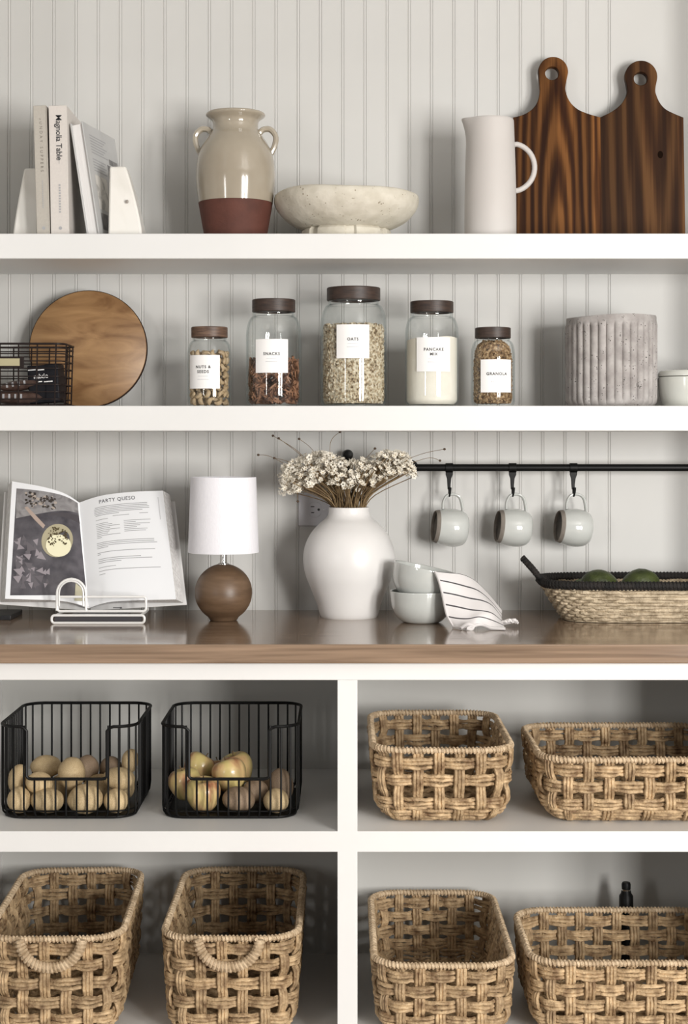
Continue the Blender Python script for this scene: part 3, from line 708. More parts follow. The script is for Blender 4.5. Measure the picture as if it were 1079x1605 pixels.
gridpatch((26, 766), (122, 789), (123.5, 806), (25, 814), .0013).build('photo_print', M('photo_pale_cloth', (.30, .29, .29), (.17, .16, .165), 30, .3, dist=2), left_leaf)
gridpatch((124, 809), (124.5, 815), (125.5, 822), (70, 808), .0013, 4).build('photo_print', M('photo_shadow', (.075, .068, .075), None, rough=.3), left_leaf)
rd = random.Random(3); mb = MB(); mb2 = MB()
for i in range(70):
    x_, y_ = 40 + rd.random() * 48, 772 + rd.random() * 22; y_ += (x_ - 40) * .12
    s = rd.uniform(1.2, 3.0); patch([(x_ + s * cos(a + i), y_ + s * .8 * sin(a + i)) for a in (0, 1.3, 2.6, 3.9, 5.1)], .0016 + i * 2e-6, mb if i % 3 else mb2)
mb.build('photo_print', M('photo_herbs', (.045, .035, .03), None, rough=.3), left_leaf); mb2.build('photo_print', M('photo_nuts', (.42, .36, .31), None, rough=.3), left_leaf)
ell = lambda cx, cy, rx, ry, n=26, ph=0: [(cx + rx * cos(2 * pi * i / n) * cos(ph) - ry * sin(2 * pi * i / n) * sin(ph), cy + rx * cos(2 * pi * i / n) * sin(ph) + ry * sin(2 * pi * i / n) * cos(ph)) for i in range(n)]
patch([(38.5, 797), (43, 795), (58, 811), (71, 825), (68, 830), (54, 816)], .0017).build('photo_print', M('photo_wood_handle', (.42, .33, .28), None, rough=.3), left_leaf)
patch(ell(90, 849, 24.5, 26.5, 30, .4), .0019).build('photo_print', M('photo_bowl', (.40, .36, .24), None, rough=.3), left_leaf)
patch(ell(92, 857, 20, 17.5, 26, .1), .0022).build('photo_print', M('photo_cream', (.80, .76, .54), None, rough=.3), left_leaf)
mb = MB()
for i in range(95):
    a = rd.random() * 6.28; q = math.sqrt(rd.random()); x_, y_ = 91 + 17 * q * cos(a), 844 + 17 * q * sin(a)
    if (x_ - 93) ** 2 + (y_ - 858) ** 2 < 60: continue
    s = rd.uniform(.7, 1.9); patch([(x_ + s * cos(b + i), y_ + s * sin(b + i)) for b in (0, 1.5, 3, 4.6)], .0025 + i * 2e-6, mb)
mb.build('photo_print', M('photo_spice', (.07, .05, .018), None, rough=.3), left_leaf)
mb = MB(); mb2 = MB()
for i in range(46):
    x_, y_ = 26 + rd.random() * 50, 846 + rd.random() * 76; s = rd.uniform(5, 11); a = rd.random() * 6
    if x_ > 60 and y_ < 862: continue
    patch([(x_ + s * cos(a), y_ + s * sin(a)), (x_ + s * .8 * cos(a + 2), y_ + s * .8 * sin(a + 2)), (x_ + s * .7 * cos(a + 4), y_ + s * .7 * sin(a + 4))], .0014 + i * 4e-6, mb if i % 2 else mb2)
mb.build('photo_print', M('photo_chips', (.30, .27, .29), None, rough=.3), left_leaf); mb2.build('photo_print', M('photo_chips_dark', (.13, .118, .13), None, rough=.3), left_leaf)
patch([(117, 942), (119, 915), (127, 922), (135, 943)], .0018).build('photo_print', M('photo_corner', (.50, .47, .34), None, rough=.3), left_leaf)
# printed text, right page
fr2 = page(1)
def ln(mb, u0, u1, v, hgt=.006, n=8): mb.grid([[fr2(lerp(u0, u1, j / n), v + e, .0010) for j in range(n + 1)] for e in (0, hgt)])
g1 = MB()
for i, (a, b) in enumerate(((.17, .80), (.16, .80), (.16, .82), (.16, .82), (.16, .74), (.17, .46))): ln(g1, a, b, .105 + i * .0155, .0055)
for a, b, v in ((.17, .32, .225), (.38, .58, .207), (.70, .80, .200)): ln(g1, a, b, v, .005)
for i, b in enumerate((.32, .37, .46, .34, .46, .33, .31, .46, .23)): ln(g1, .17, b, .262 + i * .0165, .005, 3)
for i, b in enumerate((.82, .65, .81, .70, .66, .78, .76)): ln(g1, .51, b, .262 + i * .0165, .005, 3)
for i, (a, b) in enumerate(((.16, .84), (.16, .84), (.16, .87), (.16, .30))): ln(g1, a, b, .442 + i * .016, .0055)
for i, (a, b) in enumerate(((.16, .84), (.16, .20))): ln(g1, a, b, .535 + i * .016, .0055)
for i, (a, b) in enumerate(((.16, .68), (.16, .80), (.16, .45))): ln(g1, a, b, .595 + i * .017, .0055)
ln(g1, .16, .38, .672, .005); ln(g1, .16, .88, .704, .0055); ln(g1, .16, .24, .735, .005)
g1.build('printed_text', GREYINK, right_leaf)
text(MB(), lambda a, b: fr2(.445 + a, .058 - b * .8, .0010), 'PARTY QUESO', .060, 1.15, .0006).build('recipe_title', M('title_ink', (.10, .10, .11), None, rough=.6), right_leaf, clean=False)
mb = MB(); mb.grid([[fr2(.93, v, .001) for v in (.06, .1, .15, .2, .27)], [fr2(.938, v, .001) for v in (.06, .1, .15, .2, .27)]]); mb.build('margin_text', PALEINK, right_leaf)
# stand
st = thing('book_stand', 'white bent-wire cookbook stand in front of the open book', 'book stand', (PX(155, -.25), -.25, ZC))
So = Vector(st.location)
def wire(pts, nm, r=.0019, closed=False, n=4):
    MB().tube(smooth_path([Vector(p) - So for p in pts], n, closed), r, 8, closed).build(nm, WIREW, st)
yf = -.268; yu = -.256; zf = ZC + .0022
L_, R_ = PX(81, yf), PX(226.5, yf); zt_ = ZC + .0175
def loop(x0, x1, z0, z1, y, c=.006):
    return [(cx_ + c * cos(R(t)), y, cz_ + c * sin(R(t))) for cx_, cz_, t0 in ((x1 - c, z0 + c, -90), (x1 - c, z1 - c, 0), (x0 + c, z1 - c, 90), (x0 + c, z0 + c, 180)) for t in range(t0, t0 + 91, 18)]
def straight(pts): return [Vector(p) for p in pts]
def wire2(pts, nm, closed=False, r=.0026):
    dense = []; m = len(pts)
    for i in range(m if closed else m - 1):
        a, b = Vector(pts[i]), Vector(pts[(i + 1) % m]); dense += [a, a.lerp(b, .5)]
    if not closed: dense.append(Vector(pts[-1]))
    MB().tube([p - So for p in dense], r, 8, closed).build(nm, WIREW, st)
wire2(loop(L_, R_, zf, zt_, yf), 'foot_rail', True)
wire2(loop(PX(90, yu), PX(229, yu), PZ(958, yu), PZ(935.5, yu), yu), 'front_lip', True)
wire2([(PX(89, yu), yu, PZ(957, yu)), (PX(89.5, yu), yu, PZ(930, yu))] + [(PX(112 - 22.5 * cos(R(t)), yu), yu, PZ(930 - 22.5 * sin(R(t)), yu)) for t in range(15, 181, 15)] + [(PX(135, yu), yu, PZ(957, yu))], 'page_holder')
wire2([(PX(93, yu), yu - .003, PZ(950, yu)), ] + [(PX(112 - 19 * cos(R(t)), yu), yu - .003, PZ(930 - 19.5 * sin(R(t)), yu)) for t in range(0, 181, 15)] + [(PX(131, yu), yu - .003, PZ(950, yu))], 'page_holder', r=.0018)
for x_ in (L_ + .008, R_ - .008):
    wire2([(x_, yf, zt_), (x_, -.20, zt_ - .002), (x_, -.150, zt_ - .002), (x_, -.052, ZC + .20), (x_, -.045, ZC + .20), (x_, -.028, ZC + .003)], 'side_rail')
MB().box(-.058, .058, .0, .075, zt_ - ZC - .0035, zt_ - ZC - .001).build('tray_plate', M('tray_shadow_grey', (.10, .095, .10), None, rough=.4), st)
MB().box(-.088, .088, -.012, -.009, .0045, .0135).build('shadow_strip', M('shadow_strip_dark', (.05, .045, .05), None, rough=.5), st)  # added dark strip standing in for the shade under the book, no stand part
tx = MB().box(.030, .045, -.0075, -.0062, .031, .0325); tx.build('maker_mark', INK, st)
MB().ball((.046, -.0068, .0318), .0022, .0008, .0018, 8, 6).build('maker_mark', INK, st)
# dark slab under the far left of the book
MB().box(0, .11, 0, .12, 0, .010).build('slate_tray', M('black_slate', (.02, .02, .022), None, rough=.35), None, bevel=.001, loc=(PX(23, -.16) - .11, -.20, ZC), label='flat black slab on the counter under the left of the open cookbook', category='tray')

# ------------------------------------------------------------------ table lamp
yv = -.20; k = S(1, yv); zb = 690 - (ZC - CZ) / (CD + yv) * F; P = lambda r, py: (r * k, (zb - py) * k)
lm = thing('table_lamp', 'small table lamp with a brown wooden ball base and white shade', 'lamp', (PX(350.5, yv), yv, ZC))
cz = 928.5; rad = 45
pr = [(0, 0), P(20, zb), P(22, zb - 1.5)] + [P(rad * cos(R(t)), cz - rad * sin(R(t))) for t in range(-58, 86, 8)] + [(0, (zb - cz + rad) * k)]
MB().lathe(pr, 56).build('base', LAMPWOOD, lm)
MB().lathe([P(0, 886), P(8.5, 886), P(8.5, 883), P(5.5, 882), P(5.5, 862), P(3, 861), P(3, 820), P(0, 820)], 24).build('stem', CHROME, lm)
MB().lathe([P(55.5, 865.5), P(55.5, 864.5), P(51.3, 748.5), P(51.1, 747.8), P(50.6, 748.5), P(54.8, 864.8)], 64).build('shade', SHADE, lm)
MB().ball((0, 0, P(0, 812)[1]), .018, .018, .022, 16, 10).build('bulb', VASEWHITE, lm)

# ------------------------------------------------------------------ white vase with dried flowers
yv = -.135; k = S(1, yv); zb = 690 - (ZC - CZ) / (CD + yv) * F; P = lambda r, py: (r * k, (zb - py) * k)
vs_ = thing('white_vase', 'large white ceramic vase with a short neck, holding dried flowers', 'vase', (PX(547.3, yv), yv, ZC))
pts = [P(43.5, zb), P(46, zb - 5), P(51, 945), P(60, 922), P(68.5, 900), P(72, 878), P(69.5, 856), P(60, 836), P(47, 821), P(36.5, 812), P(32.3, 805), P(31.8, 797), P(31, 795), P(29, 795.5), P(28, 803), P(32, 815), P(50, 835), P(60, 870)]
MB().lathe([(0, 0), P(41, zb)] + smooth_prof(pts, 5), 72).build('body', VASEWHITE, vs_)

fl = thing('dried_flower_bunch', 'bunch of dried small white flowers standing in the white vase', 'flowers', (PX(547.3, yv), yv, PZ(803, yv)))
Fo = Vector(fl.location); rd = random.Random(11)
def petal_mesh():
    mb = MB()
    for i in range(6):
        a = 2 * pi * i / 6; rot = Matrix.Rotation(a, 3, 'Z') @ Matrix.Rotation(R(-28), 3, 'Y')
        mb.ball(rot @ Vector((.0034, 0, 0)), .0031, .0018, .0007, 6, 4, rot)
    return mb.mesh('blossom', PETAL)
bm_ = petal_mesh(); bc_ = MB().ball((0, 0, .0006), .0014, .0014, .0010, 6, 4).mesh('blossom_centre', PETALC)
stems = MB(); heads = []
# umbrella-shaped head: for angle and spread, the tip's place
def tip(u, w_, h):
    """u -1..1 left to right, w_ -1..1 back to front, h 0..1 height in the head -> local point"""
    px = 547 + (u * 108 if u < 0 else u * 104)
    topy = interp([(-1, 735), (-.72, 716), (-.35, 708), (0, 722), (.3, 716), (.65, 706), (.9, 716), (1, 735)], u)[0]
    boty = interp([(-1, 776), (-.75, 772), (-.4, 757), (-.1, 764), (.2, 768), (.5, 756), (.8, 742), (1, 748)], u)[0]
    y = yv - .012 + w_ * .062 * math.sqrt(max(.1, 1 - u * u * .6)); y = min(y, -.035)
    return PT(px, lerp(boty, topy, h), y) - Fo
tips = []
tries = 0
while len(tips) < 520 and tries < 20000:
    tries += 1; u = rd.uniform(-1, 1); w_ = rd.uniform(-1, 1); h = rd.random()
    if abs(u) > .93 and rd.random() < .5: continue
    p = tip(u, w_, h)
    if all((p - q).length > .0058 for q in tips): tips.append(p)
tips.sort(key=lambda p: p.y)
for i, p in enumerate(tips[:300]):
    q = put('blossom', bm_, fl, p, None); d = (p - Vector((0, .02, -.10))).normalized() + Vector((rd.uniform(-.5, .5), rd.uniform(-.9, .1), rd.uniform(-.4, .4)))
    q.rotation_mode = 'QUATERNION'; q.rotation_quaternion = d.to_track_quat('Z', 'Y') ; s = rd.uniform(.85, 1.35); q.scale = (s, s, s)
    if i < 150: put('blossom_centre', bc_, q)
more = MB()
for p in tips[300:] + [tip(rd.uniform(-1, 1), rd.uniform(-1, 1), rd.random()) for _ in range(260)]:
    rot = Euler((rd.uniform(0, 6), rd.uniform(0, 6), 0)).to_matrix(); s = rd.uniform(.9, 1.5)
    for j in range(5): more.ball(p + rot @ Vector((.0032 * s * cos(j * 1.257), .0032 * s * sin(j * 1.257), 0)), .0026 * s, .0022 * s, .0009, 5, 3, rot)
more.build('small_blossoms', PETAL, fl, kind='stuff', clean=False)
for i in range(230):
    p = rd.choice(tips) + Vector((0, .004, -.004)); a = rd.uniform(0, 2 * pi); q = math.sqrt(rd.random()) * .034
    b = Vector((max(-.030, min(.030, p.x * .30 + rd.uniform(-.012, .012))), max(-.03, min(.03, p.y * .4 + rd.uniform(-.01, .01))), -.002))
    b *= min(1, .031 / max(1e-6, math.hypot(b.x, b.y)))
    b0 = Vector((b.x * .8, b.y * .8, -.05))
    mid = b.lerp(p, .45) + Vector((-p.x * .16, 0, .004))
    stems.tube(smooth_path([b0, b, mid, p], 4), .0009, 4)
for i in range(230):
    p = rd.choice(tips); d = Vector((rd.uniform(-1, 1), rd.uniform(-1, 1), rd.uniform(-.2, 1))) * .012
    stems.tube([p - d, p + d * .4], .0005, 3)
stems.build('stems', STALK, fl, kind='stuff', clean=False)
for pts_ in ([(500, 745), (468, 708), (428, 683)], [(505, 745), (470, 712), (437, 687)], [(515, 745), (490, 705), (469, 688)], [(520, 745), (518, 695), (533, 677)], [(480, 740), (450, 723), (430, 718)],
             [(470, 740), (425, 716), (405, 713)], [(600, 735), (660, 712), (697, 704)], [(620, 735), (670, 718), (690, 722)], [(560, 740), (575, 718), (588, 703)], [(500, 745), (470, 762), (467, 786)]):
    p3 = [PT(a, b, yv - .02 - .004 * i) - Fo for i, (a, b) in enumerate(pts_)]
    o = MB().tube(smooth_path(p3, 6), .0005, 4).build('wispy_stem', STALK, fl)
    MB().ball(p3[-1], .0030, .003, .0026, 7, 5).build('bud', BUD, o)

# ------------------------------------------------------------------ wall: outlet, knob, rail, hooks and mugs
ol = thing('wall_outlet', 'white double electrical outlet on the wall behind the white vase', 'outlet', (PX(508.5, 0), -.0001, PZ(798.5, 0)))
MB().box(-.057, .057, -.006, 0, -.0365, .0365).build('cover_plate', PLASTIC, ol, bevel=.003)
for xo in (-.0205, .0205):
    f = MB().lathe([(0, .0068), (.0165, .0068), (.0172, .006)], 32, lambda a, r, z: (xo + max(-.0138, min(.0138, r * sin(a))) , -z - .0004, r * cos(a))).build('receptacle', PLASTIC, ol)
    sl = MB().box(xo - .009, xo - .001, -.0076, -.007, .0055, .0075).box(xo - .008, xo - .0015, -.0076, -.007, -.0075, -.0055)
    sl.lathe([(0, 0), (.0028, 0), (.0028, .0005), (0, .0005)], 12, lambda a, r, z: (xo + .0085 + r * cos(a), -.0071 - z, r * sin(a)))
    sl.build('slots', DARKSLOT, f)
MB().lathe([(0, 0), (.0022, 0), (.0018, .0008), (0, .001)], 10, lambda a, r, z: (r * cos(a), -.006 - z, r * sin(a))).build('screw', CHROME, ol)

kb = thing('wall_peg', 'round black wall peg peeking above the dried flowers', 'hook', (PX(545.5, -.03), -.0001, PZ(713, -.03)))
MB().lathe([(0, 0), (.011, 0), (.011, .004), (.005, .006), (.005, .022), (.0095, .026), (.0118, .033), (.0095, .040), (0, .043)], 24, lambda a, r, z: (r * cos(a), -z, r * sin(a))).build('peg', BLACK, kb)
MB().tube([(0, -.02, -.004), (.0, -.022, -.022), (0, -.03, -.036)], .0055, 8).build('stalk', BLACK, kb)

YR = -.062
rl = thing('mug_rail', 'long horizontal black metal rail fixed on the wall above the counter', 'rail', (PX(655, YR), YR, PZ(733, YR)))
x1 = WR - PX(655, YR) - .001; rr = S(5.6, YR)
MB().tube([(-.02, 0, 0), (x1, 0, 0)], rr, 20).build('rod', BLACK, rl)
for xb in (-.012, x1 - .01):
    MB().tube([(xb, .001, 0), (xb, -YR - .004, 0)], .005, 12).lathe([(0, 0), (.016, 0), (.016, .005), (0, .005)], 20, lambda a, r, z: (xb + r * cos(a), -YR - .0002 - z, r * sin(a))).build('bracket', BLACK, rl)

def hook(px, label):
    o = thing('rail_hook', label, 'hook', (PX(px, YR), YR, PZ(733, YR)), group='black hooks on the rail'); k = S(1, YR)
    MB().lathe([(rr + .0004, -.0085), (rr + .0022, -.008), (rr + .0022, .008), (rr + .0004, .0085)], 24, lambda a, r, z: (z, r * cos(a), r * sin(a))).build('collar', BLACK, o)
    MB().loft([[(-a * k, -.004, -z * k), (b * k, -.004, -z * k), (b * k, .004, -z * k), (-a * k, .004, -z * k)] for a, b, z in ((5.5, 5.5, 7), (5.5, 5.5, 11), (3.5, 3, 17), (3, 2, 27), (2.5, 2, 34))], True, True, True).build('shank', BLACK, o, bevel=.0008)
    pa = [(0, .001, -33), (.2, .001, -38), (0, -.001, -42.2), (0, -.005, -44.2), (0, -.0085, -43), (.8, -.0095, -39), (1.4, -.0095, -34), (1.6, -.009, -31)]
    MB().tube(smooth_path([(a * k, b, c * k) for a, b, c in pa], 4), .0024, 8).build('hook_tip', BLACK, o)
    return o
def mug(px, label):
    k = S(1, YR); yc = -.066
    o = thing('mug', label, 'mug', (PX(px, yc), yc, PZ(827, yc)), (0, 0, 0), group='mugs hanging from the rail')
    # local frame: mug axis along -x (mouth to the left), a little toward the camera; handle on top
    rot = Matrix.Rotation(R(6), 3, 'Y') @ Matrix.Rotation(R(8), 3, 'Z')
    def ax(a, r, z): return rot @ Vector((-z, r * sin(a), r * cos(a)))
    H = S(53, yc); b0 = -H / 2
    prof = [(0, b0 + .001), (.022, b0), (.031, b0 + .003), (.0375, b0 + .012), (.0408, b0 + .027), (.0408, b0 + .040), (.0388, b0 + .054), (.0358, H / 2 - .0085)]
    body = [(0, b0 + .001)] + smooth_prof(prof[1:], 4)
    MB().lathe(body, 48, ax).build('body', SAGE, o)
    MB().lathe([(.0358, H / 2 - .0085), (.0338, H / 2 - .001), (.0328, H / 2), (.0316, H / 2 - .001), (.0322, H / 2 - .006)], 48, ax).build('rim', MUGRIM, o)
    MB().lathe([(.0322, H / 2 - .006), (.037, H / 2 - .03), (.036, b0 + .015), (.02, b0 + .006), (0, b0 + .006)], 48, ax).build('inside', MUGIN, o)
    pa = [(-15, 29), (-15.5, 40), (-11, 50), (-1, 53.5), (9, 50), (14, 40), (17, 28.5)]
    MB().tube(smooth_path([rot @ Vector((a * k, 0, (b - 1) * k)) for a, b in pa], 5), .0031, 10, flat=1.5).build('handle', SAGE, o)
    return o
for px, lb, mb_ in ((704.5, 'black rail hook holding the left mug', 'pale grey-green mug hanging nearest the dried flowers'), (803.8, 'black rail hook holding the middle mug', 'pale grey-green mug hanging in the middle of three'), (899.3, 'black rail hook holding the right mug', 'pale grey-green mug hanging above the woven tray, rightmost of three')):
    hook(px, lb); mug(px + (1.8 if px < 890 else .7), mb_)

# ------------------------------------------------------------------ bowls and towel
yv = -.235; k = S(1, yv); zb = 690 - (ZC - CZ) / (CD + yv) * F
def bowl(label, loc, rot):
    o = thing('bowl', label, 'bowl', loc, rot, group='pale sage bowls stacked on the counter')
    r = 50 * k
    pts = [(.034, 0), (.043, .004), (.054, .016), (.0615, .032), (r - .001, .050), (r, .063), (r - .001, .065), (r - .0035, .0635)]
    inn = [(r - .005, .050), (.058, .034), (.049, .019), (.034, .009), (0, .008)]
    MB().lathe([(0, .001), (.030, .001)] + smooth_prof(pts, 4) + inn, 56).build('body', SAGE, o); return o
bowl('lower pale sage bowl standing on the counter beside the white vase', (PX(661, yv), yv, ZC), (0, 0, 0))
bowl('upper sage bowl tilted on the other, towel over its rim', (PX(661, yv) - .006, yv, ZC + .0490), (0, R(12), 0))

tw = thing('striped_towel', 'white tea towel with thin black stripes draped off the bowls', 'towel', (PX(735, -.33), -.33, ZC))
To = Vector(tw.location)
rows = [[(681, 896), (703, 898), (724, 900.5), (744, 910), (764, 929), (787, 957)],
        [(687, 909), (706, 913), (728, 919), (749, 926), (768, 941), (786.5, 963)],
        [(692, 928), (712, 932), (736, 938), (757, 942), (772, 950), (787, 969)],
        [(696, 947), (715, 951), (738, 956), (758, 958), (772, 962), (788, 975)],
        [(701, 966), (718, 969.5), (735, 970), (752, 967), (770, 972), (790, 981)],
        [(711, 983), (724, 987), (739, 983), (754, 980), (771, 986), (792, 989.5)]]
ys_ = [[-.315, -.318, -.312, -.296, -.275, -.245], [-.321, -.325, -.322, -.312, -.295, -.265], [-.326, -.332, -.334, -.329, -.316, -.285], [-.331, -.338, -.343, -.345, -.338, -.31], [-.335, -.345, -.352, -.358, -.355, -.345], [-.340, -.36, -.37, -.36, -.372, -.378]]
ys_[0] = [-.305, -.298, -.284, -.268, -.25, -.235]; ys_[1] = [-.314, -.311, -.304, -.295, -.28, -.262]; ys_[2] = [-.316, -.32, -.322, -.318, -.305, -.285]
cp = [[PT(a, b, y) for (a, b), y in zip(r, yy)] for r, yy in zip(rows, ys_)]
def cmr(p, t):
    n = len(p) - 1; i = min(int(t * n), n - 1); s = t * n - i; g = lambda j: p[min(max(j, 0), n)]
    p0, p1, p2, p3 = g(i - 1), g(i), g(i + 1), g(i + 2)
    return .5 * ((2 * p1) + (p2 - p0) * s + (2 * p0 - 5 * p1 + 4 * p2 - p3) * s * s + (3 * p1 - p0 - 3 * p2 + p3) * s ** 3)
def cloth(u, v):
    q = cmr([cmr(r, u) for r in cp], v); q.z = max(q.z, ZC + .0025)
    q += Vector((0, -.0018 * sin(u * 9 + v * 4) , .0)); return q - To
def stripes():
    m, nt, b = nodes('striped_cotton'); b.inputs['Roughness'].default_value = .9
    uv = nt.nodes.new('ShaderNodeUVMap'); uv.uv_map = 'UVMap'; sx = nt.nodes.new('ShaderNodeSeparateXYZ'); lk(nt, uv.outputs[0], sx.inputs[0])
    a = nt.nodes.new('ShaderNodeMath'); a.operation = 'MULTIPLY'; a.inputs[1].default_value = 5; lk(nt, sx.outputs[1], a.inputs[0])
    ad = nt.nodes.new('ShaderNodeMath'); ad.operation = 'ADD'; ad.inputs[1].default_value = .5; lk(nt, a.outputs[0], ad.inputs[0])
    f = nt.nodes.new('ShaderNodeMath'); f.operation = 'FRACT'; lk(nt, ad.outputs[0], f.inputs[0])
    s = nt.nodes.new('ShaderNodeMath'); s.operation = 'SUBTRACT'; s.inputs[1].default_value = .5; lk(nt, f.outputs[0], s.inputs[0])
    ab = nt.nodes.new('ShaderNodeMath'); ab.operation = 'ABSOLUTE'; lk(nt, s.outputs[0], ab.inputs[0])
    l = nt.nodes.new('ShaderNodeMath'); l.operation = 'LESS_THAN'; l.inputs[1].default_value = .062; lk(nt, ab.outputs[0], l.inputs[0])
    g = nt.nodes.new('ShaderNodeMath'); g.operation = 'GREATER_THAN'; g.inputs[1].default_value = .045; lk(nt, sx.outputs[0], g.inputs[0])
    mu = nt.nodes.new('ShaderNodeMath'); mu.operation = 'MULTIPLY'; lk(nt, l.outputs[0], mu.inputs[0]); lk(nt, g.outputs[0], mu.inputs[1])
    mx = nt.nodes.new('ShaderNodeMix'); mx.data_type = 'RGBA'; mx.inputs[6].default_value = (.74, .71, .70, 1); mx.inputs[7].default_value = (.065, .06, .065, 1)
    lk(nt, mu.outputs[0], mx.inputs[0]); lk(nt, mx.outputs[2], b.inputs['Base Color'])
    return m
NU, NV = 40, 44
mb = MB().grid([[cloth(i / NU, j / NV) for i in range(NU + 1)] for j in range(NV + 1)])
me = mb.mesh('cloth', stripes(), 60, clean=False); uvl = me.uv_layers.new(name='UVMap')
for lp_ in me.loops:
    i = lp_.vertex_index; uvl.data[lp_.index].uv = ((i % (NU + 1)) / NU, (i // (NU + 1)) / NV)
o = put('cloth', me, tw); sm_ = o.modifiers.new('thick', 'SOLIDIFY'); sm_.thickness = .0018; sm_.offset = 0
COTTON = M('white_cotton', (.76, .73, .72), None, rough=.9)
MB().tube([cloth(.012, t / 30) + Vector((0, -.0012, 0)) for t in range(31)], .0034, 6, flat=.5).build('hem', COTTON, tw)
MB().tube([cloth(t / 24, .995) + Vector((0, -.001, .001)) for t in range(25)], .0030, 7).build('hem', COTTON, tw)
pa = [PT(724, 984, -.365), PT(733, 978.5, -.37), PT(742, 981, -.372), PT(739, 986.5, -.375), PT(732, 985, -.376)]
MB().tube(smooth_path([p - To for p in pa], 5), .0035, 8).build('rolled_corner', COTTON, tw)
mb = MB(); rd = random.Random(5)
for i in range(16):
    px = 790 + i * 1.3; y0 = -.31 - .004 * rd.random()
    a = PT(px - 6, 979 - i * .25, y0); b = PT(px + 3, 971 + 4 * rd.random() + (i > 12) * 2, y0 - .01)
    a.z = max(a.z, ZC + .004); b.z = max(b.z, ZC + .003); mb.tube([a - To, a.lerp(b, .5) - To + Vector((0, 0, .003)), b - To], .0028, 6)
mb.build('fringe', COTTON, tw, kind='stuff')

# ------------------------------------------------------------------ long woven tray with avocados
x0 = PX(849, -.17); x1t = WR - .012; Lh = (x1t - x0) / 2
tr = thing('woven_tray', 'long woven seagrass tray with a black rope rim and handle', 'basket', (x0 + Lh, -.170, ZC))
rimz = PZ(921, -.285) - ZC; Wh = .115
def boat(t, n=88):
    a_, b_ = Lh - .004 - .040 * (1 - t) ** 1.0, Wh - .032 * (1 - t)
    pts = []
    for i in range(n):
        th = 2 * pi * i / n; c_, s_ = cos(th), sin(th); e = .52
        pts.append(Vector((a_ * math.copysign(abs(c_) ** e, c_), b_ * math.copysign(abs(s_) ** e, s_), .0078 + (rimz - .0118) * t)))
    return pts
NRW = 11
rd = random.Random(9)
for r_ in range(NRW):
    base = boat(r_ / (NRW - 1), 176); mb = MB()
    pa = []; ra = []
    for i, p in enumerate(base):
        d = Vector((p.x / Lh, p.y / Wh, 0)).normalized(); wv = sin(i * pi / 4 + pi * r_) * .0022 + rd.uniform(-.0006, .0006)
        pa.append(p + d * wv + Vector((0, 0, rd.uniform(-.0008, .0008)))); ra.append(.0044 + .0008 * sin(i * pi / 4 + pi * r_) + rd.uniform(-.0005, .0005))
    mb.tube(pa, ra, 6, True)
    pb = [p + Vector((0, 0, .0028)) + Vector((p.x / Lh, p.y / Wh, 0)).normalized() * (.0012 * sin(i * 1.9 + r_)) for i, p in enumerate(base)]
    mb.tube(pb, .0022, 5, True)
    mb.build('woven_row', SEAGRASS2, tr)
fl0 = boat(0, 60); MB().loft([[(p.x, p.y, .001) for p in fl0], [(p.x, p.y, .008) for p in fl0]], True, True, True).build('tray_floor', SEAGRASS2, tr)
rimp = [p + Vector((p.x / Lh, p.y / Wh, 0)).normalized() * .003 + Vector((0, 0, .007)) for p in boat(1, 160)]
mb = MB().tube(rimp, .0085, 8, True)
def coil(path, rad, r, pitch, n=8, sides=5, closed=False):
    """a cord wound round a path"""
    P_ = [Vector(p) for p in path]
    if closed: P_.append(P_[0])
    L = [0]
    for a, b in zip(P_, P_[1:]): L.append(L[-1] + (b - a).length)
    tot = L[-1]; turns = max(2, int(tot / pitch)); out = []; i = 0
    N = turns * n; up = Vector((0, 0, 1))
    for q in range(N + 1):
        s = tot * q / N
        while i < len(L) - 2 and L[i + 1] < s: i += 1
        t = (s - L[i]) / max(L[i + 1] - L[i], 1e-9); p = P_[i].lerp(P_[i + 1], t); T = (P_[i + 1] - P_[i]).normalized()
        u = up - T * up.dot(T)
        if u.length < .15: u = Vector((0, 1, 0)) - T * T.y
        u.normalize(); v = T.cross(u); a = 2 * pi * q / n
        out.append(p + u * (rad * cos(a)) + v * (rad * sin(a)))
    return MB().tube(out, r, sides)
mc = coil(rimp, .0078, .0026, .0075, 7, 5, True); mb.add(mc.v, mc.f)
mb.build('rim', DARKROPE, tr)
To2 = Vector(tr.location)
for sy in (-.018, .018):
    pa = smooth_path([PT(857, 917, -.17 + sy) - To2, PT(846, 905, -.17 + sy) - To2, PT(832, 888, -.17 + sy * .8) - To2, PT(819.5, 874.5, -.17 + sy * .3) - To2], 6)
    mb = MB().tube(pa, .0062, 8); mc = coil(pa, .0052, .0024, .006, 7); mb.add(mc.v, mc.f); mb.build('handle', DARKROPE, tr)

def lump(seed, rx, ry, rz, amp=.06, pear=0):
    rd = random.Random(seed); ph = [rd.uniform(0, 6.3) for _ in range(9)]; mb = MB(); rings = []
    for i in range(15):
        t = pi * i / 14; ring = []
        for j in range(20):
            a = 2 * pi * j / 20; d = Vector((max(sin(t), 1e-3) * cos(a), max(sin(t), 1e-3) * sin(a), -cos(t)))
            q = 1 + amp * (sin(2.1 * d.x + ph[0]) + sin(2.6 * d.y + ph[1]) + sin(2.3 * d.z + ph[2]) + .4 * sin(5 * d.x + ph[3]) * sin(5 * d.z + ph[4])) / 1.6
            pq = 1 - pear * max(0, d.x) ** 1.5
            ring.append((rx * q * d.x, ry * q * pq * d.y, rz * q * pq * d.z))
        rings.append(ring)
    return mb.loft(rings, True, True, True)
am = lump(4, .042, .034, .032, .015, .22).mesh('avocado', AVO)
def avocado(px, py, y, rot, label, s=1):
    o = put('avocado', am, None, PT(px, py, y), rot, label=label, category='avocado', group='avocados in the woven tray'); o.scale = (s, s, s); return o
avocado(941, 917, -.20, (0, R(6), R(15)), 'dark green avocado, left of the two standing above the tray rim')
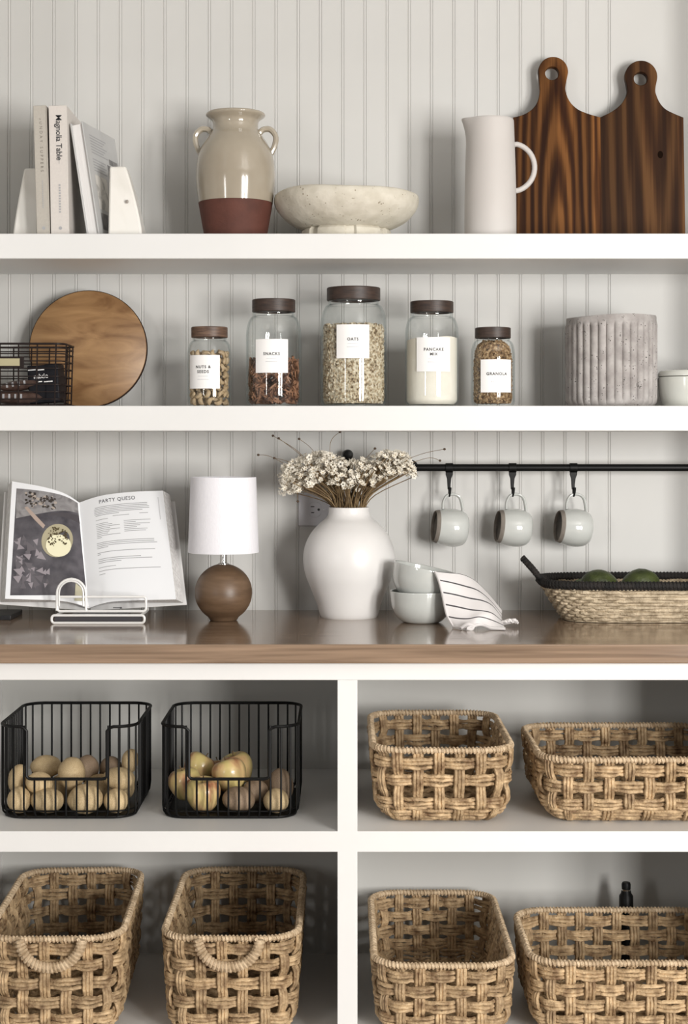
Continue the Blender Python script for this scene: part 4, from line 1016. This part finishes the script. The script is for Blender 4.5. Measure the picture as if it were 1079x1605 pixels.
avocado(1004, 917, -.195, (R(90), R(4), R(-170)), 'dark green avocado, right of the two standing above the tray rim')
avocado(918, 932, -.145, (0, 0, R(40)), 'smaller green avocado low at the left inside the tray', .8)
avocado(1050, 934, -.165, (0, 0, R(-60)), 'green avocado lying low at the right inside the tray', .85)
avocado(975, 938, -.20, (0, 0, R(80)), 'dark avocado tucked between the two tall ones', .72)
lf = MB(); pts_ = []
for s in range(9):
    t = s / 8; wd = .011 * sin(pi * t) ** .8
    c_ = PT(lerp(895, 935, t), lerp(916, 914, t) - 4 * sin(pi * t), -.19); pts_.append([c_ + Vector((0, -wd, -wd * .3)), c_ + Vector((0, 0, .001)), c_ + Vector((0, wd, wd * .4))])
lo_ = pts_[0][1].copy()
o = MB().grid([[p - lo_ for p in r] for r in pts_]).build('leaf', LEAF, None, label='thin green leaf lying beside the left avocado', category='leaf'); o.location = lo_
q_ = o.modifiers.new('thick', 'SOLIDIFY'); q_.thickness = .0008

# ------------------------------------------------------------------ black wire bins with potatoes and apples
def wire_bin(label, cxp, wpx):
    yf = -.478; dp = .275; hw = S(wpx, yf + .03) / 2; h = PZ(1139, yf) - ZS; hd = dp / 2; r = .042
    o = thing('wire_bin', label, 'basket', (PX(cxp, yf + .03), yf + hd, ZS), group='black wire bins in the cabinet')
    rim = rrect(hw, hd, r, 10)           # starts at front right corner, runs right side, back, left, front
    low = rrect(hw - .006, hd - .006, r, 10)
    nx = hw - S(45, yf); lowz = PZ(1221, yf) - ZS
    full = [(x, y, h) for x, y in rim]
    # split front: rim path from the right wing round the back to the left wing, then down and across
    path = [(nx, -hd, h - .008), (nx + .006, -hd, h - .002), (nx + .012, -hd, h)] + [p for p in full] + [(-nx - .012, -hd, h), (-nx - .006, -hd, h - .002), (-nx, -hd, h - .008), (-nx, -hd, lowz + .005), (-nx + .004, -hd, lowz + .001), (-nx + .01, -hd, lowz), (nx - .01, -hd, lowz), (nx - .004, -hd, lowz + .001), (nx, -hd, lowz + .005)]
    MB().tube(path, .0031, 8, True).build('top_rim', BLACK, o)
    MB().tube([(x, y, .003) for x, y in low], .0028, 8, True).build('base_rim', BLACK, o)
    MB().loft([[(x * .985, y * .985, .001) for x, y in low], [(x * .985, y * .985, .0032) for x, y in low]], True, True, True).build('base_plate', BLACK, o)
    MB().tube([(x * .998, y * .998, .014) for x, y in low], .0016, 6, True).build('base_rim', BLACK, o)
    # uprights evenly round the outline
    P_ = rim + [rim[0]]; L = [0]
    for a, b in zip(P_, P_[1:]): L.append(L[-1] + math.hypot(b[0] - a[0], b[1] - a[1]))
    n = 50; i = 0; Pl = low + [low[0]]
    for q in range(n):
        s = L[-1] * (q + .5) / n
        while L[i + 1] < s: i += 1
        t = (s - L[i]) / (L[i + 1] - L[i]); x, y = lerp(P_[i][0], P_[i + 1][0], t), lerp(P_[i][1], P_[i + 1][1], t)
        xl_, yl_ = lerp(Pl[i][0], Pl[i + 1][0], t), lerp(Pl[i][1], Pl[i + 1][1], t)
        top = lowz if (y < -hd + .001 and abs(x) < nx) else h + .002
        sl = min(.02, top / 2)
        MB().tube([(xl_, yl_, .003), (lerp(xl_, x, .75), lerp(yl_, y, .75), .010), (x, y, .022), (x, y, top)], .0020, 6).build('wire', BLACK, o)
    return o
wire_bin('black wire bin full of potatoes, at the left edge', 109, 214)
wire_bin('black wire bin holding apples and a few potatoes, beside the divider', 361, 214)
pm_ = [lump(s, 1, 1, 1, .07).mesh('potato', POTATO) for s in (1, 2, 3)]
pb_ = [lump(s, 1, 1, 1, .07).mesh('potato', POTATO2) for s in (6, 7)]
def potato(px, py, rx, rz, y, ry, rot, label, brown=False, i=0, grp='potatoes in the left wire bin'):
    k = S(1, y); z = max(PZ(py, y), ZS + .0045 + rz * k)
    o = put('potato', (pb_ if brown else pm_)[i % (2 if brown else 3)], None, (PX(px, y), y, z), (0, R(rot), 0), label=label, category='potato', group=grp)
    o.scale = (rx * k, ry, rz * k); return o
PL = [(29, 1261, 20, 20, -.445, .024, 0, 'round potato in the front left corner of the left bin'),
      (27, 1222, 15, 24, -.395, .024, 12, 'tall potato standing at the left side of the left bin'),
      (62, 1226, 21, 17, -.425, .024, 4, 'rounded potato with a dark eye, just below the notch at left'),
      (73, 1259, 29, 19, -.444, .024, 0, 'wide potato at the bottom front, second from the left'),
      (111, 1214, 21, 27, -.415, .027, 0, 'pale pointed potato standing tallest in the left bin'),
      (134, 1252, 28, 23, -.444, .027, -8, 'large potato at the bottom front centre of the left bin'),
      (181, 1258, 21, 18.5, -.444, .024, 0, 'small potato at the bottom front right of the left bin'),
      (185, 1222, 25, 19, -.405, .026, 5, 'potato on top at the right of the left bin'),
      (73, 1200, 25, 17, -.33, .025, 0, 'shaded potato at the back left of the left bin'),
      (137, 1204, 19, 19, -.335, .024, 0, 'potato behind the tall pointed one in the left bin'),
      (203, 1194, 13, 20, -.345, .022, 8, 'potato leaning high in the back right corner of the left bin'),
      (174, 1203, 18, 16, -.325, .024, 0, 'shaded potato near the back right of the left bin'),
      (95, 1240, 24, 22, -.365, .027, 0, 'potato buried in the middle of the left bin'),
      (155, 1236, 25, 22, -.355, .027, 0, 'potato half hidden under the right-hand ones in the left bin'),
      (50, 1240, 24, 22, -.36, .027, 0, 'potato low at the back left, under the shaded one, in the left bin'),
      (195, 1232, 18, 20, -.33, .026, 0, 'potato low in the back right corner of the left bin')]
for i, a in enumerate(PL): potato(*a, brown=i in (9, 11), i=i)
for i, a in enumerate([(374, 1257, 26, 21.5, -.44, .026, 6, 'brownish potato at the front centre of the apple bin'), (401, 1240, 21, 17, -.395, .024, 0, 'grey-brown potato in the middle right of the apple bin'),
                       (433, 1258, 20, 19, -.437, .024, 0, 'pale potato in the front right corner of the apple bin'), (441, 1230, 20, 24, -.39, .024, -8, 'brown potato standing at the right side of the apple bin'), (425, 1240, 20, 18, -.34, .026, 0, 'potato low at the back right of the apple bin')]):
    potato(*a, brown=i != 2, i=i, grp='potatoes in the apple bin')
def apple_mat():
    m, nt, b = nodes('apple_skin'); b.inputs['Roughness'].default_value = .28; b.inputs['Coat Weight'].default_value = .3
    tc = nt.nodes.new('ShaderNodeTexCoord'); mp = nt.nodes.new('ShaderNodeMapping'); mp.inputs['Scale'].default_value = (28, 28, 9); lk(nt, tc.outputs['Object'], mp.inputs[0])
    n = nt.nodes.new('ShaderNodeTexNoise'); n.inputs['Scale'].default_value = 1; n.inputs['Detail'].default_value = 5; lk(nt, mp.outputs[0], n.inputs[0])
    r = nt.nodes.new('ShaderNodeValToRGB'); e = r.color_ramp.elements; e[0].position = .40; e[0].color = (.62, .50, .20, 1); e[1].position = .70; e[1].color = (.36, .075, .045, 1)
    q = e.new(.54); q.color = (.66, .46, .22, 1); lk(nt, n.outputs[0], r.inputs[0]); lk(nt, r.outputs[0], b.inputs['Base Color']); return m
AP = apple_mat()
apm = MB().lathe(smooth_prof([(.0, -.027), (.006, -.0295), (.012, -.031), (.022, -.025), (.031, -.008), (.034, .008), (.030, .022), (.020, .030), (.010, .029), (.004, .0235), (0, .022)], 4), 32).mesh('skin', AP)
asm = MB().tube([(0, 0, .021), (.001, 0, .030), (.004, .001, .038)], .0012, 6).mesh('stem', STALK)
def apple(px, py, y, s, rot, label):
    o = thing('apple', label, 'apple', PT(px, py, y), rot, group='apples in the right wire bin'); o.location.z = max(o.location.z, ZS + .005 + .031 * s)
    put('skin', apm, o).scale = (s, s, s); put('stem', asm, o).scale = (s, s, s)
def apx(x, y, dz): d = CD + y; return 539.5 + x / d * F, 690 - (ZS + dz - CZ) / d * F
for (x, y, dz), sc_a, rt, lb in (((-.2710, -.430, .0365), 1.0, (12, -8, 20), 'yellow apple at the bottom front of the right bin'),
        ((-.3110, -.374, .045), .96, (-10, 10, 130), 'yellow apple at the left side of the right bin'),
        ((-.2916, -.306, .061), .94, (20, 25, 60), 'red-edged apple high at the back left of the right bin'),
        ((-.2240, -.372, .061), 1.0, (20, -5, 250), 'pink-blushed apple in the middle of the right bin'),
        ((-.2150, -.297, .059), .98, (14, -12, 320), 'red-topped apple at the back centre of the right bin'),
        ((-.2560, -.247, .0365), .94, (10, 0, 200), 'apple low at the back of the right bin, under the two red-topped ones')):
    px, py = apx(x, y, dz); apple(px, py, y, sc_a, tuple(R(q) for q in rt), lb)

# ------------------------------------------------------------------ woven baskets
def basket(label, cx, yc, wd, dp, zf, h, rot, ns, fr, handle=False, seed=1):
    rd = random.Random(seed)
    o = thing('woven_basket', label, 'basket', (cx, yc, zf), (0, 0, R(rot)), group='chunky woven seagrass baskets')
    a, b, r = wd / 2 - .004, dp / 2 - .004, .062
    out = rrect(a, b, r, 12)
    P_ = out + [out[0]]; L = [0]
    for p, q in zip(P_, P_[1:]): L.append(L[-1] + math.hypot(q[0] - p[0], q[1] - p[1]))
    tot = L[-1]
    def at(s):
        """point and outward normal at arc length s of the rim outline"""
        s %= tot; lo, hi = 0, len(L) - 1
        while hi - lo > 1:
            m = (lo + hi) // 2
            if L[m] <= s: lo = m
            else: hi = m
        t = (s - L[lo]) / max(L[lo + 1] - L[lo], 1e-9); p, q = P_[lo], P_[lo + 1]
        return lerp(p[0], q[0], t), lerp(p[1], q[1], t)
    def nrm(s):
        p, q = at(s - .012), at(s + .012); v = Vector((q[1] - p[1], -(q[0] - p[0]), 0)); return v.normalized()
    def inset(z):
        t = z / h; return .012 * (1 - t) + .034 * max(0, 1 - z / .042) ** 2.0
    def pos(s, z, e):
        x, y = at(s); n = nrm(s); return Vector((x, y, z)) + n * (e - inset(z))
    sg = lambda v: math.copysign(abs(v) ** .6, v)
    A = .0042
    z0, z1 = .017, h - .024
    zr = [max(.0175, h * f) for f in fr]; rowsn = len(zr)
    def rowidx(z):
        if z <= zr[0]: return max(-.5, (z - zr[0]) / .03)
        if z >= zr[-1]: return rowsn - 1 + min(.5, (z - zr[-1]) / .05)
        for j in range(rowsn - 1):
            if z <= zr[j + 1]: return j + (z - zr[j]) / (zr[j + 1] - zr[j])
    for j in range(rowsn):                       # weavers: a ring of three cords each
        mb = MB(); sp = .0063
        for c_ in (-1, 0, 1):
            pa = []; ra = []; n = ns * 6; ph = rd.uniform(0, 6)
            for q in range(n):
                idx = q / 6; e = A * sg(cos(pi * (idx + j)))
                bow = .0016 * c_ * abs(cos(pi * idx)) * 1.0
                dz = c_ * sp + bow + .0011 * sin(idx * 1.7 + ph) + rd.uniform(-.0007, .0007)
                pa.append(pos(tot * q / n, zr[j] + dz, e + .0010 * sin(idx * 2.3 + ph))); ra.append(.0039 + rd.uniform(-.0006, .0006))
            mb.tube(pa, ra, 6, True)
        mb.build('weaver', SEAGRASS, o)
    for i in range(ns):                          # stakes: three upright cords each
        mb = MB(); s0 = tot * i / ns; sk = rd.uniform(-.0025, .0025)
        for c_ in (-1, 0, 1):
            pa = []; ra = []; m = 6 * rowsn
            for q in range(m + 1):
                z = lerp(h - .004, .0048, q / m); jx = rowidx(z); e = A * sg(cos(pi * (i + jx + 1)))
                pa.append(pos(s0 + c_ * .0064 + sk * q / m + rd.uniform(-.0005, .0005), z, e)); ra.append(.0037 + rd.uniform(-.0005, .0005))
            end = pa[-1]; pa.append(Vector((end.x * .9, end.y * .9, .0042))); ra.append(.0035)
            mb.tube(pa, ra, 6)
        mb.build('stake', SEAGRASS, o)
    rim = [Vector((*at(tot * q / 120), h)) for q in range(120)]
    mb = MB().tube(rim, .0048, 8, True); mc = coil(rim, .0046, .0028, .0072, 7, 5, True); mb.add(mc.v, mc.f); mb.build('rim', ROPE, o)
    bot = rrect(a - .042, b - .042, r * .6, 6)
    MB().loft([[(x, y, .001) for x, y in bot], [(x, y, .008) for x, y in bot]], True, True, True).build('basket_floor', SEAGRASS, o)
    for j in range(7):
        y = lerp(-b + .06, b - .06, j / 6); mb = MB()
        for c_ in (-1, 0, 1): mb.tube([(lerp(-a + .05, a - .05, q / 20), y + c_ * .006, .011 + .003 * sin(q * pi / 2 + pi * j)) for q in range(21)], .0033, 5)
        mb.build('floor_weaver', SEAGRASS, o)
    if handle:
        pa = []
        for q in range(25):
            t = pi * q / 24; pa.append(Vector((-.057 * cos(t) * (1 - .12 * sin(t)), -b - .0125 - .006 * sin(t), h + .002 - .050 * sin(t) ** .8)))
        mb = MB().tube(pa, .0074, 8); mc = coil(pa, .0074, .0034, .0068, 8, 5); mb.add(mc.v, mc.f); mb.build('handle', ROPE, o)
    return o
YF = -.535
def bk_(label, pxc, wd, dp, zrim_py, zf, rot, ns, rows_, handle=False, seed=1, xc=None):
    zr = PZ(zrim_py, YF); cx = PX(pxc, YF + .02) if xc is None else xc
    basket(label, cx, YF + dp / 2, wd, dp, zf, zr - zf, rot, ns, rows_, handle, seed)
bk_('square woven basket on the middle shelf, right beside the divider', 695, .270, .42, 1177, ZS, 0, 32, (.09, .285, .60, .825), seed=1)
bk_('long low woven basket on the middle shelf, at the right edge', 0, .385, .37, 1192, ZS, 0, 36, (.09, .31, .58, .83), seed=2, xc=.558)
bk_('woven basket with a wrapped handle on the bottom shelf, at the left edge', 0, .262, .485, 1473, ZB, 2.0, 34, (.06, .21, .375, .56, .74, .895), True, 3, xc=-.552)
bk_('woven basket with a wrapped handle on the bottom shelf, left of the divider', 361, .262, .485, 1472, ZB, 0, 34, (.06, .21, .375, .56, .74, .895), True, 4)
bk_('woven basket without handle on the bottom shelf, right of the divider', 697, .270, .49, 1515, ZB, 0, 36, (.07, .25, .45, .655, .85), seed=5)
bk_('wide woven basket on the bottom shelf, at the right edge', 0, .405, .345, 1511, ZB, 0, 36, (.07, .25, .45, .655, .85), seed=6, xc=.550)

# small black bottle behind the wide basket
yv = -.115; k = S(1, yv)
bt = thing('small_bottle', 'small black bottle whose top peeks over the wide bottom basket', 'bottle', (PX(982, yv), yv, ZB + .0003))
zt = PZ(1383, yv) - ZB; q = lambda py: PZ(py, yv) - ZB
MB().lathe([(0, 0), (.019, 0), (.020, .002), (.020, q(1450)), (.0155, q(1432)), (.0148, q(1404)), (.011, q(1400)), (.010, q(1396)), (0, q(1396))], 28).build('bottle', BLACK, bt)
MB().lathe([(0, q(1396)), (.0088, q(1396)), (.0088, q(1393.5)), (0, q(1393.5))], 24).build('collar', CHROME, bt)
MB().lathe([(0, q(1393.5)), (.0095, q(1393.5)), (.0098, q(1386)), (.008, q(1383)), (0, q(1383))], 24).build('cap', BLACK, bt)
